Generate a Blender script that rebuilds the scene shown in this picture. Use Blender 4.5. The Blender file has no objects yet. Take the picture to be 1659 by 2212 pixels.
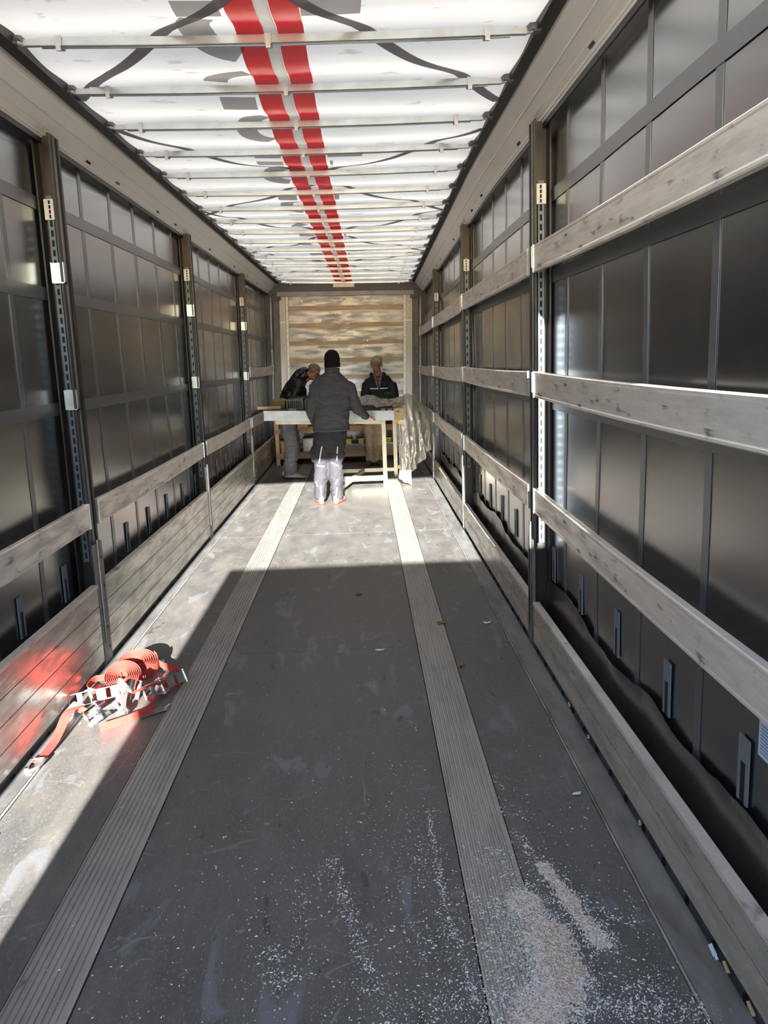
import bpy, bmesh, math, random
import numpy as np
from mathutils import Vector, Matrix, noise
random.seed(7); np.random.seed(7)
D = bpy.data; SC = bpy.context.scene; COL = SC.collection
PI = math.pi

# ------------------------------------------------------------ camera
cam_d = D.cameras.new('camera'); cam = D.objects.new('camera', cam_d); COL.objects.link(cam)
SC.camera = cam
FPX, YAW, PITCH, ROLL = 1800.7, math.radians(1.1375), math.radians(10.6025), math.radians(2.1202)
_f = Vector((math.sin(YAW)*math.cos(PITCH), math.cos(YAW)*math.cos(PITCH), -math.sin(PITCH)))
_r = Vector((math.cos(YAW), -math.sin(YAW), 0)); _d = _f.cross(_r)
_r2 = math.cos(ROLL)*_r + math.sin(ROLL)*_d; _d2 = -math.sin(ROLL)*_r + math.cos(ROLL)*_d
_m = Matrix((_r2, -_d2, -_f)).transposed().to_4x4()
_m.translation = Vector((.306, 0, 1.711)); cam.matrix_world = _m
cam_d.sensor_fit = 'VERTICAL'; cam_d.sensor_height = 24.0; cam_d.lens = 24.0*FPX/2212.0
cam_d.clip_start = .05; cam_d.clip_end = 300

# ------------------------------------------------------------ sky, sun, exposure
SUN_DIR = Vector((.001, 1, -.283)).normalized()
wd = D.worlds.new('sky'); SC.world = wd; wd.use_nodes = True
_n = wd.node_tree.nodes; _bg = _n['Background']
_sk = _n.new('ShaderNodeTexSky'); _sk.sky_type = 'NISHITA'; _sk.sun_disc = False
_sk.sun_elevation = math.asin(.283/1.04); _sk.sun_rotation = PI; _sk.air_density = 1.0; _sk.dust_density = .3
wd.node_tree.links.new(_sk.outputs[0], _bg.inputs[0]); _bg.inputs[1].default_value = .48
sun_d = D.lights.new('sun_offscreen', 'SUN'); sun = D.objects.new('sun_offscreen', sun_d); COL.objects.link(sun)
sun_d.energy = 26.0; sun_d.color = (1, .955, .875); sun_d.angle = math.radians(.4)
sun.rotation_euler = SUN_DIR.to_track_quat('-Z', 'Y').to_euler(); sun.location = (0, -20, 12)
vs = SC.view_settings; vs.view_transform = 'Standard'; vs.look = 'None'; vs.gamma = 1; vs.use_curve_mapping = False
vs.exposure = 1.2

# ------------------------------------------------------------ materials
def mat(name, c, rough=.5, metal=0., c2=None, scale=(3, 3, 3), det=4, lo=.4, hi=.65, bump=0., bscale=40, spec=.5, c3=None, s3=(40, 2, 40), lo3=.62, hi3=.7, rvar=0.):
    m = D.materials.new(name); m.use_nodes = True
    nt = m.node_tree; N = nt.nodes; L = nt.links; b = N['Principled BSDF']
    b.inputs['Base Color'].default_value = (*c, 1); b.inputs['Roughness'].default_value = rough
    b.inputs['Metallic'].default_value = metal; b.inputs['Specular IOR Level'].default_value = spec
    tc = N.new('ShaderNodeTexCoord')
    def nz(sc, detail=det):
        mp = N.new('ShaderNodeMapping'); mp.inputs['Scale'].default_value = sc
        L.new(tc.outputs['Object'], mp.inputs[0])
        t = N.new('ShaderNodeTexNoise'); t.inputs['Scale'].default_value = 1; t.inputs['Detail'].default_value = detail
        t.inputs['Roughness'].default_value = .62; L.new(mp.outputs[0], t.inputs['Vector']); return t
    def ramp(t, a, z):
        r = N.new('ShaderNodeMapRange'); r.inputs['From Min'].default_value = a; r.inputs['From Max'].default_value = z
        L.new(t.outputs['Fac'], r.inputs['Value']); return r
    out = None
    if c2:
        t = nz(scale); r = ramp(t, lo, hi); mx = N.new('ShaderNodeMix'); mx.data_type = 'RGBA'
        mx.inputs['A'].default_value = (*c, 1); mx.inputs['B'].default_value = (*c2, 1)
        L.new(r.outputs[0], mx.inputs['Factor']); out = mx.outputs['Result']
        if rvar:
            rr = N.new('ShaderNodeMapRange'); rr.inputs['To Min'].default_value = rough; rr.inputs['To Max'].default_value = rough+rvar
            L.new(r.outputs[0], rr.inputs['Value']); L.new(rr.outputs[0], b.inputs['Roughness'])
    if c3:
        t = nz(s3, 3); r = ramp(t, lo3, hi3); mx = N.new('ShaderNodeMix'); mx.data_type = 'RGBA'
        mx.inputs['A'].default_value = (*c, 1); mx.inputs['B'].default_value = (*c3, 1)
        if out: L.new(out, mx.inputs['A'])
        L.new(r.outputs[0], mx.inputs['Factor']); out = mx.outputs['Result']
    if out: L.new(out, b.inputs['Base Color'])
    if bump:
        t = nz((bscale,)*3 if not isinstance(bscale, tuple) else bscale); bp = N.new('ShaderNodeBump')
        bp.inputs['Strength'].default_value = bump; bp.inputs['Distance'].default_value = .01
        L.new(t.outputs['Fac'], bp.inputs['Height']); L.new(bp.outputs[0], b.inputs['Normal'])
    return m

def tarp_mat(name, c, c2, trans, c3=None):
    m = mat(name, c, .45, 0, c2, (1.1, 2.2, 1.1), 5, .50, .72, bump=.25, bscale=5, c3=c3, s3=(5, 9, 5), lo3=.63, hi3=.70)
    nt = m.node_tree; N = nt.nodes; L = nt.links; b = N['Principled BSDF']; o = N['Material Output']
    tr = N.new('ShaderNodeBsdfTranslucent'); mx = N.new('ShaderNodeMixShader'); mx.inputs[0].default_value = trans
    src = b.inputs['Base Color'].links
    if src: L.new(src[0].from_socket, tr.inputs['Color'])
    else: tr.inputs['Color'].default_value = (*c, 1)
    L.new(b.outputs[0], mx.inputs[1]); L.new(tr.outputs[0], mx.inputs[2]); L.new(mx.outputs[0], o.inputs[0])
    return m

M = {}
M['curtain'] = mat('curtain', (.008, .009, .012), .21, 0, (.020, .020, .022), (1.5, 2, 1.5), 4, .45, .75, bump=.04, bscale=3, spec=1.0, c3=(.035, .034, .032), s3=(2, 5, 1.6), lo3=.66, hi3=.78, rvar=.08)
for _k in ('curtain',):   # satin PVC lacquer
    _b = M[_k].node_tree.nodes['Principled BSDF']; _b.inputs['Coat Weight'].default_value = 1; _b.inputs['Coat Roughness'].default_value = .24; _b.inputs['Coat IOR'].default_value = 2.4
M['strap'] = mat('strap', (.050, .054, .066), .42, 0, (.062, .064, .072), (4, 4, 4), bump=.1, bscale=200)
_b = M['strap'].node_tree.nodes['Principled BSDF']; _b.inputs['Coat Weight'].default_value = .8; _b.inputs['Coat Roughness'].default_value = .36; _b.inputs['Coat IOR'].default_value = 2.1
M['flap'] = mat('flap', (.018, .018, .020), .24, 0, (.034, .031, .029), (3, 3, 3), bump=.12, bscale=4, spec=1.0)
M['slit'] = mat('slit', (.004, .004, .005), .8)
M['alu'] = mat('aluminium_slat', (.80, .745, .68), .38, .45, (.60, .56, .515), (4, 3, 22), 6, .42, .66, bump=.12, bscale=(10, 6, 60), c3=(.17, .165, .16), s3=(9, 6, 30), lo3=.60, hi3=.72, rvar=.2)
M['alu_board'] = mat('aluminium_board', (.62, .59, .53), .22, .55, (.44, .42, .375), (5, 3, 14), 6, .42, .64, bump=.18, bscale=(14, 6, 30), c3=(.28, .26, .235), s3=(12, 5, 26), lo3=.62, hi3=.74, rvar=.2)
M['rail'] = mat('rail_aluminium', (.90, .88, .84), .36, .20, (.86, .84, .80), (3, 1, 3), bump=.04, bscale=12)
M['galv'] = mat('galvanised', (.56, .62, .64), .28, .8, (.46, .51, .53), (8, 8, 8), bump=.06, bscale=14)
M['silver'] = mat('silver', (.58, .60, .62), .40, .35, (.48, .50, .52), (20, 20, 20))
M['dark_steel'] = mat('dark_steel', (.010, .011, .013), .42, 0, (.018, .018, .020), (6, 6, 6), spec=.5)
M['post_steel'] = mat('post_steel', (.15, .15, .15), .42, .4, (.07, .072, .076), (6, 6, 3), bump=.05)
M['perf_steel'] = mat('perforated_steel', (.085, .115, .15), .40, .4, (.11, .135, .165), (6, 6, 6))
M['floor'] = mat('floor_ply', (.082, .082, .084), .42, 0, (.138, .132, .124), (7, 2.5, 3), 8, .36, .70, bump=.08, bscale=60, spec=.42, c3=(.18, .168, .145), s3=(170, 60, 10), lo3=.54, hi3=.74, rvar=.15)
def scratch(m, scales, col, width, mask):
    nt = m.node_tree; N = nt.nodes; L = nt.links; b = N['Principled BSDF']; tc = N.new('ShaderNodeTexCoord')
    for sc, seed in scales:
        mp = N.new('ShaderNodeMapping'); mp.inputs['Scale'].default_value = sc; mp.inputs['Location'].default_value = (seed, seed*2, 0); L.new(tc.outputs['Object'], mp.inputs[0])
        t = N.new('ShaderNodeTexNoise'); t.inputs['Scale'].default_value = 1; t.inputs['Detail'].default_value = 1.5; L.new(mp.outputs[0], t.inputs['Vector'])
        a = N.new('ShaderNodeMath'); a.operation = 'SUBTRACT'; a.inputs[1].default_value = .5; L.new(t.outputs['Fac'], a.inputs[0])
        c = N.new('ShaderNodeMath'); c.operation = 'ABSOLUTE'; L.new(a.outputs[0], c.inputs[0])
        r = N.new('ShaderNodeMapRange'); r.inputs['From Min'].default_value = width; r.inputs['From Max'].default_value = 0; L.new(c.outputs[0], r.inputs['Value'])
        t2 = N.new('ShaderNodeTexNoise'); t2.inputs['Scale'].default_value = 3.1; t2.inputs['Detail'].default_value = 3; L.new(mp.outputs[0], t2.inputs['Vector'])
        r2 = N.new('ShaderNodeMapRange'); r2.inputs['From Min'].default_value = mask; r2.inputs['From Max'].default_value = mask+.08; L.new(t2.outputs['Fac'], r2.inputs['Value'])
        mu = N.new('ShaderNodeMath'); mu.operation = 'MULTIPLY'; L.new(r.outputs[0], mu.inputs[0]); L.new(r2.outputs[0], mu.inputs[1])
        mx = N.new('ShaderNodeMix'); mx.data_type = 'RGBA'; mx.inputs['B'].default_value = (*col, 1); L.new(mu.outputs[0], mx.inputs['Factor'])
        L.new(b.inputs['Base Color'].links[0].from_socket, mx.inputs['A']); L.new(mx.outputs['Result'], b.inputs['Base Color'])
def stain(m, sc, lo, hi, col, k):
    nt = m.node_tree; N = nt.nodes; L = nt.links; b = N['Principled BSDF']; tc = N.new('ShaderNodeTexCoord')
    mp = N.new('ShaderNodeMapping'); mp.inputs['Scale'].default_value = sc; mp.inputs['Location'].default_value = (k*3., k, 0); L.new(tc.outputs['Object'], mp.inputs[0])
    t = N.new('ShaderNodeTexNoise'); t.inputs['Scale'].default_value = 1; t.inputs['Detail'].default_value = 5; t.inputs['Distortion'].default_value = .8; L.new(mp.outputs[0], t.inputs['Vector'])
    r = N.new('ShaderNodeMapRange'); r.inputs['From Min'].default_value = lo; r.inputs['From Max'].default_value = hi; r.inputs['To Max'].default_value = .75; L.new(t.outputs['Fac'], r.inputs['Value'])
    mx = N.new('ShaderNodeMix'); mx.data_type = 'RGBA'; mx.inputs['B'].default_value = (*col, 1); L.new(r.outputs[0], mx.inputs['Factor'])
    L.new(b.inputs['Base Color'].links[0].from_socket, mx.inputs['A']); L.new(mx.outputs['Result'], b.inputs['Base Color'])
stain(M['floor'], (7, 2.2, 1), .60, .66, (.165, .175, .195), 2.3); stain(M['floor'], (14, 5, 1), .66, .70, (.045, .042, .042), 5.1)
scratch(M['floor'], [((3, 1.1, 1), 1.3), ((1.4, 3.5, 1), 7.7), ((6, 2.4, 1), 4.1), ((5, 5, 1), 12.)], (.22, .20, .172), .0045, .56)
M['subfloor'] = mat('subfloor', (.02, .02, .02), .8)
M['tread'] = mat('tread_aluminium', (.40, .39, .37), .42, .4, (.31, .30, .29), (12, 3, 8), 6, .4, .65, bump=.1, bscale=(60, 8, 60), c3=(.22, .215, .21), s3=(60, 4, 10), lo3=.60, hi3=.75)
M['edge'] = mat('edge_profile', (.24, .245, .25), .42, .45, (.15, .15, .155), (10, 3, 8), 5, .4, .62, bump=.12, bscale=30)
M['seam'] = mat('seam', (.34, .31, .26), .6, 0, (.16, .145, .13), (20, 6, 20))
M['tarp'] = tarp_mat('roof_tarp', (.82, .768, .705), (.73, .68, .62), .125, (.58, .53, .48))
M['tarp_red'] = tarp_mat('roof_red', (.38, .010, .014), (.31, .008, .012), .14)
M['tarp_grey'] = tarp_mat('roof_grey', (.66, .64, .63), (.62, .60, .59), .88)
M['roof_strap'] = tarp_mat('roof_strap', (.88, .87, .85), (.78, .77, .75), .80)
M['diag'] = tarp_mat('diagonal_strap', (.48, .46, .46), (.42, .40, .40), .6)
M['black'] = mat('black_seal', (.014, .013, .014), .5)
M['plank'] = mat('bulkhead_plank', (.31, .325, .35), .32, .5, (.225, .235, .25), (3, 3, 16), 6, .42, .66, bump=.1, bscale=(8, 8, 50), c3=(.155, .15, .145), s3=(7, 7, 30), lo3=.60, hi3=.72, rvar=.2)
M['plank_brown'] = mat('bulkhead_brown', (.17, .122, .082), .36, .3, (.21, .168, .125), (4, 4, 20), bump=.1, bscale=(8, 8, 50))
M['scrape'] = mat('scrape', (.75, .72, .66), .4, .3)
M['head_beam'] = mat('head_beam', (.17, .185, .195), .42, .35, (.13, .14, .15), (6, 6, 6))
M['corner'] = mat('corner_panel', (.33, .335, .34), .40, .4, (.27, .27, .275), (4, 4, 2), bump=.05, c3=(.62, .61, .6), s3=(14, 14, 18), lo3=.68, hi3=.72)
M['grime_post'] = mat('grimy_post', (.13, .125, .115), .5, .3, (.07, .068, .065), (8, 8, 5), 5)
M['red_web'] = mat('red_webbing', (.46, .060, .045), .5, 0, (.38, .045, .038), (30, 30, 30), bump=.3, bscale=220)
M['chrome'] = mat('zinc', (.50, .51, .51), .28, .85, (.38, .39, .39), (30, 30, 30))
M['cream'] = mat('cream_paint', (.62, .58, .42), .40, 0, (.52, .48, .35), (9, 9, 9))
M['zinc_sheet'] = mat('zinc_sheet', (.21, .235, .26), .40, .35, (.27, .295, .32), (9, 9, 9), 5, .4, .6)
M['dark_board'] = mat('dark_board', (.07, .045, .036), .6, 0, (.12, .075, .055), (6, 6, 6))
M['wood'] = mat('raw_wood', (.46, .28, .135), .6, 0, (.36, .21, .10), (4, 4, 30), bump=.1)
M['wood_pale'] = mat('pale_wood', (.60, .42, .24), .6, 0, (.50, .34, .19), (4, 4, 30))
M['olive'] = mat('olive_box', (.24, .175, .07), .6, 0, (.19, .14, .06), (9, 9, 9))
M['card'] = mat('cardboard', (.44, .32, .19), .75, 0, (.38, .27, .16), (9, 9, 9))
M['black_plastic'] = mat('black_plastic', (.012, .013, .015), .38, 0, (.03, .032, .035), (20, 20, 20))
M['grey_plastic'] = mat('grey_plastic', (.16, .165, .165), .5)
M['yellow'] = mat('yellow', (.72, .46, .03), .5)
M['blue'] = mat('blue_plastic', (.03, .19, .50), .4)
M['green'] = mat('dark_green', (.012, .06, .025), .7)
M['purple_grey'] = mat('lilac_grey', (.30, .26, .28), .5)
M['skin'] = mat('skin', (.46, .25, .18), .5, 0, (.38, .19, .14), (14, 14, 14), bump=.05, bscale=60)
M['skin_red'] = mat('skin_ruddy', (.42, .20, .145), .5, 0, (.33, .14, .10), (16, 16, 16), bump=.08, bscale=60)
M['stubble'] = mat('cropped_hair', (.20, .135, .105), .7, 0, (.14, .095, .075), (50, 50, 50), bump=.2, bscale=200)
M['hair'] = mat('ash_hair', (.36, .285, .19), .6, 0, (.22, .17, .115), (90, 90, 14), 3, .4, .6, bump=.4, bscale=(120, 120, 14))
M['cap'] = mat('black_knit', (.006, .006, .007), .9, bump=.5, bscale=140, spec=.2)
M['fleece'] = mat('grey_fleece', (.058, .059, .068), .9, 0, (.072, .073, .082), (60, 60, 60), bump=.25, bscale=160, spec=.15)
M['trouser'] = mat('work_trouser', (.032, .031, .038), .85, 0, (.026, .025, .031), (20, 20, 20), bump=.3, bscale=60, spec=.2)
M['piping'] = mat('reflective_piping', (.42, .42, .42), .5)
M['shoe_grey'] = mat('shoe_grey', (.10, .095, .09), .6, 0, (.2, .19, .18), (40, 40, 40))
M['sole_red'] = mat('red_sole', (.40, .045, .025), .6)
M['leather'] = mat('black_jacket', (.006, .007, .009), .42, 0, (.010, .011, .014), (8, 8, 8), bump=.3, bscale=14)
M['grey_trouser'] = mat('grey_trouser', (.095, .10, .112), .85, 0, (.08, .083, .094), (20, 20, 20), bump=.3, bscale=50, spec=.2)
M['shoe_tan'] = mat('shoe_tan', (.30, .295, .255), .6, 0, (.22, .215, .19), (30, 30, 30))
M['navy'] = mat('navy_jacket', (.010, .012, .022), .7, 0, (.014, .016, .028), (20, 20, 20), bump=.2, bscale=40, spec=.3)
M['reflective'] = mat('reflective_band', (.62, .70, .82), .4)
M['plaid'] = mat('plaid_shirt', (.20, .20, .19), .85, 0, (.06, .06, .065), (60, 60, 60), 1, .45, .55)
M['red_shirt'] = mat('red_shirt', (.24, .02, .02), .8)
M['beige'] = mat('beige_trouser', (.40, .325, .225), .85, 0, (.34, .275, .19), (14, 14, 14), bump=.3, bscale=40, spec=.2)
M['dark_shoe'] = mat('dark_shoe', (.05, .048, .045), .6)
M['eye'] = mat('eye', (.03, .02, .018), .3)
M['lip'] = mat('lip', (.26, .10, .085), .5)
M['sawdust'] = mat('sawdust', (.64, .50, .41), .9, 0, (.78, .66, .56), (160, 160, 60), bump=1.0, bscale=260)
M['flake_pink'] = mat('sawdust_flake_pink', (.84, .68, .57), .85)
M['flake'] = mat('sawdust_flake', (.74, .72, .68), .8)
M['leaf'] = mat('dry_leaf', (.26, .145, .075), .8)
M['paper'] = mat('paper', (.80, .80, .79), .7)
M['sticker'] = mat('sticker', (.50, .60, .76), .5)
M['ink'] = mat('sticker_print', (.16, .22, .36), .5)
M['chip'] = mat('wood_chip', (.56, .38, .20), .8)
M['yard'] = mat('yard_concrete', (.30, .285, .265), .9, 0, (.24, .23, .215), (.6, .6, .6), bump=.2, bscale=8)
M['truck_white'] = mat('truck_grey', (.10, .11, .13), .5)
M['truck_blue'] = mat('truck_cab', (.10, .16, .30), .35)
M['tyre'] = mat('tyre', (.02, .02, .02), .85)
M['glass'] = mat('dark_glass', (.02, .025, .03), .08)

def plastic_mat():
    m = D.materials.new('clear_foil'); m.use_nodes = True; nt = m.node_tree; N = nt.nodes; L = nt.links
    for n in list(N):
        if n.type != 'OUTPUT_MATERIAL': N.remove(n)
    o = [n for n in N if n.type == 'OUTPUT_MATERIAL'][0]
    tc = N.new('ShaderNodeTexCoord'); mp = N.new('ShaderNodeMapping'); mp.inputs['Scale'].default_value = (16, 16, 8); L.new(tc.outputs['Object'], mp.inputs[0])
    t = N.new('ShaderNodeTexNoise'); t.inputs['Scale'].default_value = 1.6; t.inputs['Detail'].default_value = 5; L.new(mp.outputs[0], t.inputs['Vector'])
    bp = N.new('ShaderNodeBump'); bp.inputs['Strength'].default_value = .9; bp.inputs['Distance'].default_value = .03; L.new(t.outputs['Fac'], bp.inputs['Height'])
    tp = N.new('ShaderNodeBsdfTransparent'); tp.inputs[0].default_value = (.93, .92, .88, 1)
    df = N.new('ShaderNodeBsdfDiffuse'); df.inputs[0].default_value = (.66, .64, .58, 1)
    tl = N.new('ShaderNodeBsdfTranslucent'); tl.inputs[0].default_value = (.66, .64, .58, 1)
    gl = N.new('ShaderNodeBsdfGlossy'); gl.inputs[0].default_value = (.95, .94, .9, 1); gl.inputs['Roughness'].default_value = .13
    for s in (df, tl, gl): L.new(bp.outputs[0], s.inputs['Normal'])
    a = N.new('ShaderNodeMixShader'); a.inputs[0].default_value = .4; L.new(df.outputs[0], a.inputs[1]); L.new(tl.outputs[0], a.inputs[2])
    b = N.new('ShaderNodeMixShader'); b.inputs[0].default_value = .34; L.new(a.outputs[0], b.inputs[1]); L.new(gl.outputs[0], b.inputs[2])
    c = N.new('ShaderNodeMixShader'); c.inputs[0].default_value = .44; L.new(tp.outputs[0], c.inputs[1]); L.new(b.outputs[0], c.inputs[2])
    L.new(c.outputs[0], o.inputs[0]); return m
M['foil'] = plastic_mat()

# ------------------------------------------------------------ helpers
def warp(p):
    """the body of the trailer is slightly racked: the front end sits lower and leans to the right"""
    x, y, z = p; t = max(0., (y-6.5)/8.2)
    return (x+.085*t*z/3, y, z*(1-.036*t-.008*t*x/1.2))

class MB:
    def __init__(s): s.v = []; s.f = []; s.m = []
    def add(s, vs_, fs, mi=0):
        o = len(s.v); s.v += [tuple(v) for v in vs_]; s.f += [tuple(i+o for i in f) for f in fs]; s.m += [mi]*len(fs)
    def box(s, x0, x1, y0, y1, z0, z1, mi=0):
        s.add([(x0, y0, z0), (x1, y0, z0), (x1, y1, z0), (x0, y1, z0), (x0, y0, z1), (x1, y0, z1), (x1, y1, z1), (x0, y1, z1)],
              [(0, 3, 2, 1), (4, 5, 6, 7), (0, 1, 5, 4), (1, 2, 6, 5), (2, 3, 7, 6), (3, 0, 4, 7)], mi)
    def lbox(s, x0, x1, y0, y1, z0, z1, n=12, mi=0):
        """a long box cut into n lengths along y so that it follows the racked body"""
        ys = np.linspace(y0, y1, n+1); vs_ = []; fs = []
        for y in ys: vs_ += [(x0, y, z0), (x1, y, z0), (x1, y, z1), (x0, y, z1)]
        for i in range(n):
            a = i*4; b = a+4
            for k in range(4): fs.append((a+k, a+(k+1) % 4, b+(k+1) % 4, b+k))
        fs += [(3, 2, 1, 0), (n*4, n*4+1, n*4+2, n*4+3)]
        s.add(vs_, fs, mi)
    def bar(s, p, q, w, h, up=(0, 0, 1), mi=0):
        p = Vector(p); q = Vector(q); t = (q-p).normalized(); up = Vector(up)
        if abs(t.dot(up)) > .98: up = Vector((0, 1, 0))
        a = t.cross(up).normalized(); b = a.cross(t)
        vs_ = []
        for c in (p, q):
            for sa, sb in ((-1, -1), (1, -1), (1, 1), (-1, 1)): vs_.append(c+a*sa*w/2+b*sb*h/2)
        s.add(vs_, [(3, 2, 1, 0), (4, 5, 6, 7), (0, 1, 5, 4), (1, 2, 6, 5), (2, 3, 7, 6), (3, 0, 4, 7)], mi)
    def tube(s, pts, rad, n=12, hint=(1, 0, 0), mi=0, cap=True, dome=False):
        pts = [Vector(p) for p in pts]; k = len(pts)
        R = rad if isinstance(rad, (list, tuple)) and len(rad) == k else [rad]*k
        R = [(r, r) if not isinstance(r, (tuple, list)) else tuple(r) for r in R]
        P2 = list(pts); R2 = list(R)
        T = [(pts[min(i+1, k-1)]-pts[max(i-1, 0)]).normalized() for i in range(k)]; T2 = list(T)
        if dome:
            for e in (0, 1):
                p, t, r = (pts[0], -T[0], R[0]) if e == 0 else (pts[-1], T[-1], R[-1])
                ad = [(p+t*min(r)*math.sin(a), (r[0]*math.cos(a), r[1]*math.cos(a))) for a in (.5, 1.0, 1.35)]
                if e == 0: P2 = [a[0] for a in ad[::-1]]+P2; R2 = [a[1] for a in ad[::-1]]+R2; T2 = [T[0]]*3+T2
                else: P2 += [a[0] for a in ad]; R2 += [a[1] for a in ad]; T2 += [T[-1]]*3
        vs_ = []; h = Vector(hint)
        for p, t, r in zip(P2, T2, R2):
            a = h-t*h.dot(t)
            if a.length < .1: a = Vector((0, 1, 0))-t*t.y
            a.normalize(); b = t.cross(a)
            for j in range(n):
                g = 2*PI*j/n; vs_.append(p+a*r[0]*math.cos(g)+b*r[1]*math.sin(g))
        fs = []; K = len(P2)
        for i in range(K-1):
            for j in range(n):
                fs.append((i*n+j, i*n+(j+1) % n, (i+1)*n+(j+1) % n, (i+1)*n+j))
        if cap: fs += [tuple(range(n-1, -1, -1)), tuple((K-1)*n+j for j in range(n))]
        s.add(vs_, fs, mi)
    def ell(s, c, r, n=16, k=10, rot=None, mi=0):
        vs_ = []; fs = []; c = Vector(c)
        for i in range(1, k):
            th = PI*i/k
            for j in range(n):
                g = 2*PI*j/n; p = Vector((r[0]*math.sin(th)*math.cos(g), r[1]*math.sin(th)*math.sin(g), r[2]*math.cos(th)))
                if rot: p = rot @ p
                vs_.append(c+p)
        e = Vector((0, 0, r[2])); e = rot @ e if rot else e
        vs_ += [c+e, c-e]; a = (k-1)*n
        for i in range(k-2):
            for j in range(n): fs.append((i*n+j, (i+1)*n+j, (i+1)*n+(j+1) % n, i*n+(j+1) % n))
        for j in range(n): fs += [(a, j, (j+1) % n), (a+1, (k-2)*n+(j+1) % n, (k-2)*n+j)]
        s.add(vs_, fs, mi)
    def sheet(s, rows, th=0., mi=0, nrm=None):
        """grid of points; th > 0 gives it a thickness along nrm"""
        a = len(rows); b = len(rows[0]); vs_ = [Vector(p) for r in rows for p in r]; fs = []
        for i in range(a-1):
            for j in range(b-1): fs.append((i*b+j, i*b+j+1, (i+1)*b+j+1, (i+1)*b+j))
        if th:
            nv = Vector(nrm); o = len(vs_); vs_ += [v+nv*th for v in vs_[:o]]
            fs += [tuple(o+i for i in f[::-1]) for f in fs[:]]
            rim = [(i, j) for j in range(b) for i in (0,)]+[(i, b-1) for i in range(1, a)]+[(a-1, j) for j in range(b-2, -1, -1)]+[(i, 0) for i in range(a-2, 0, -1)]
            ids = [i*b+j for i, j in rim]
            for q in range(len(ids)):
                u, w = ids[q], ids[(q+1) % len(ids)]; fs.append((w, u, o+u, o+w))
        s.add(vs_, fs, mi)
    def mesh(s, name, mats, org=(0, 0, 0), wp=False, smooth=False):
        me = D.meshes.new(name); o = Vector(org)
        vs_ = [Vector(warp(v)) if wp else Vector(v) for v in s.v]
        me.from_pydata([tuple(v-o) for v in vs_], [], s.f)
        for m in (mats if isinstance(mats, (list, tuple)) else [mats]): me.materials.append(M[m])
        me.polygons.foreach_set('material_index', s.m)
        if smooth: me.polygons.foreach_set('use_smooth', [True]*len(me.polygons))
        me.update(); return me
    def build(s, name, mats, parent=None, wp=False, smooth=False, org=None):
        if parent is not None and org is None: org = parent_world(parent)
        me = s.mesh(name, mats, org or (0, 0, 0), wp, smooth)
        o = D.objects.new(name, me); COL.objects.link(o)
        if parent is not None: o.parent = parent
        elif org: o.location = org
        if parent is not None: o['_w'] = tuple(org)
        else: o['_w'] = tuple(org or (0, 0, 0))
        pw = parent_world(parent) if parent is not None else Vector((0, 0, 0))
        if parent is not None: o.location = Vector(org)-pw
        return o

def parent_world(o):
    w = o.get('_w'); return Vector(w) if w is not None else Vector(o.location)
def tag(o, label=None, cat=None, group=None, kind=None):
    if label: o['label'] = label
    if cat: o['category'] = cat
    if group: o['group'] = group
    if kind: o['kind'] = kind
    return o
def thing(name, loc, label, cat, group=None, kind=None):
    o = D.objects.new(name, None); COL.objects.link(o); o.location = loc; o['_w'] = tuple(loc); o.empty_display_size = .1
    return tag(o, label, cat, group, kind)
def inst(src, name, parent, loc, rot=None):
    """another object on the same mesh; loc is in the parent's frame"""
    o = D.objects.new(name, src); COL.objects.link(o); o.parent = parent; o.location = loc
    if rot: o.rotation_euler = rot
    return o
def lerp(a, b, t): return a+(b-a)*t
def ipl(x, xs, ys): return float(np.interp(x, xs, ys))

Y0, YB = 1.0, 14.72          # rear opening and front bulkhead
POSTS = {-1: [4.70, 8.13, 11.52], 1: [4.72, 8.05, 11.56]}

# ============================================================ THE SETTING
def struct(o, label, cat): return tag(o, label, cat, kind='structure')

# ---- floor
mb = MB(); mb.box(-1.245, 1.245, Y0, YB, -.07, -.014)
floor = struct(mb.build('floor', 'subfloor', org=(0, 0, -.07)), 'dark scuffed plywood load floor of the trailer with two ribbed metal strips', 'floor')
SEAMS = [Y0, 4.74, 8.08, 11.42, YB-.005]
for xa, xb in ((-1.163, -.745), (-.546, .570), (.768, 1.124)):
    for i in range(4):
        mb = MB(); mb.box(xa+.0015, xb-.0015, SEAMS[i]+.0015, SEAMS[i+1]-.0015, -.014, 0)
        mb.build('floor_panel', 'floor', floor)
def ribbed(xa, xb, n=9):
    prof = [(xa, -.004), (xa, .003), (xa+.006, .004)]; w = (xb-xa-.016)/n
    for k in range(n):
        a = xa+.008+k*w
        prof += [(a+.001, -.001), (a+w*.38, -.001), (a+w*.48, .004), (a+w*.92, .004)]
    prof += [(xb-.006, .004), (xb, .003), (xb, -.004)]
    m = MB(); ys = np.linspace(Y0, YB-.005, 8)
    m.sheet([[(x, y, z) for x, z in prof] for y in ys]); return m
for xa, xb in ((-.742, -.549), (.573, .765)):
    ribbed(xa, xb).build('tread_strip', 'tread', floor)['label'] = 'ribbed metal anti-slip strip'
def flat(xa, xb, z, name, m, parent=None):
    q = MB(); q.box(xa, xb, Y0, YB-.005, -.014, z); return q.build(name, m, parent or floor)
flat(-1.244, -1.176, .004, 'edge_profile', 'edge'); flat(-1.175, -1.165, .0015, 'joint_strip', 'seam')
flat(1.136, 1.244, .003, 'edge_profile', 'edge'); flat(1.126, 1.134, .0005, 'joint_strip', 'seam')
_sc = MB(); _sc.tube([(0, 0, 0), (0, 0, .002)], .011, 10); _scm = _sc.mesh('floor_screw', 'edge')
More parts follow.
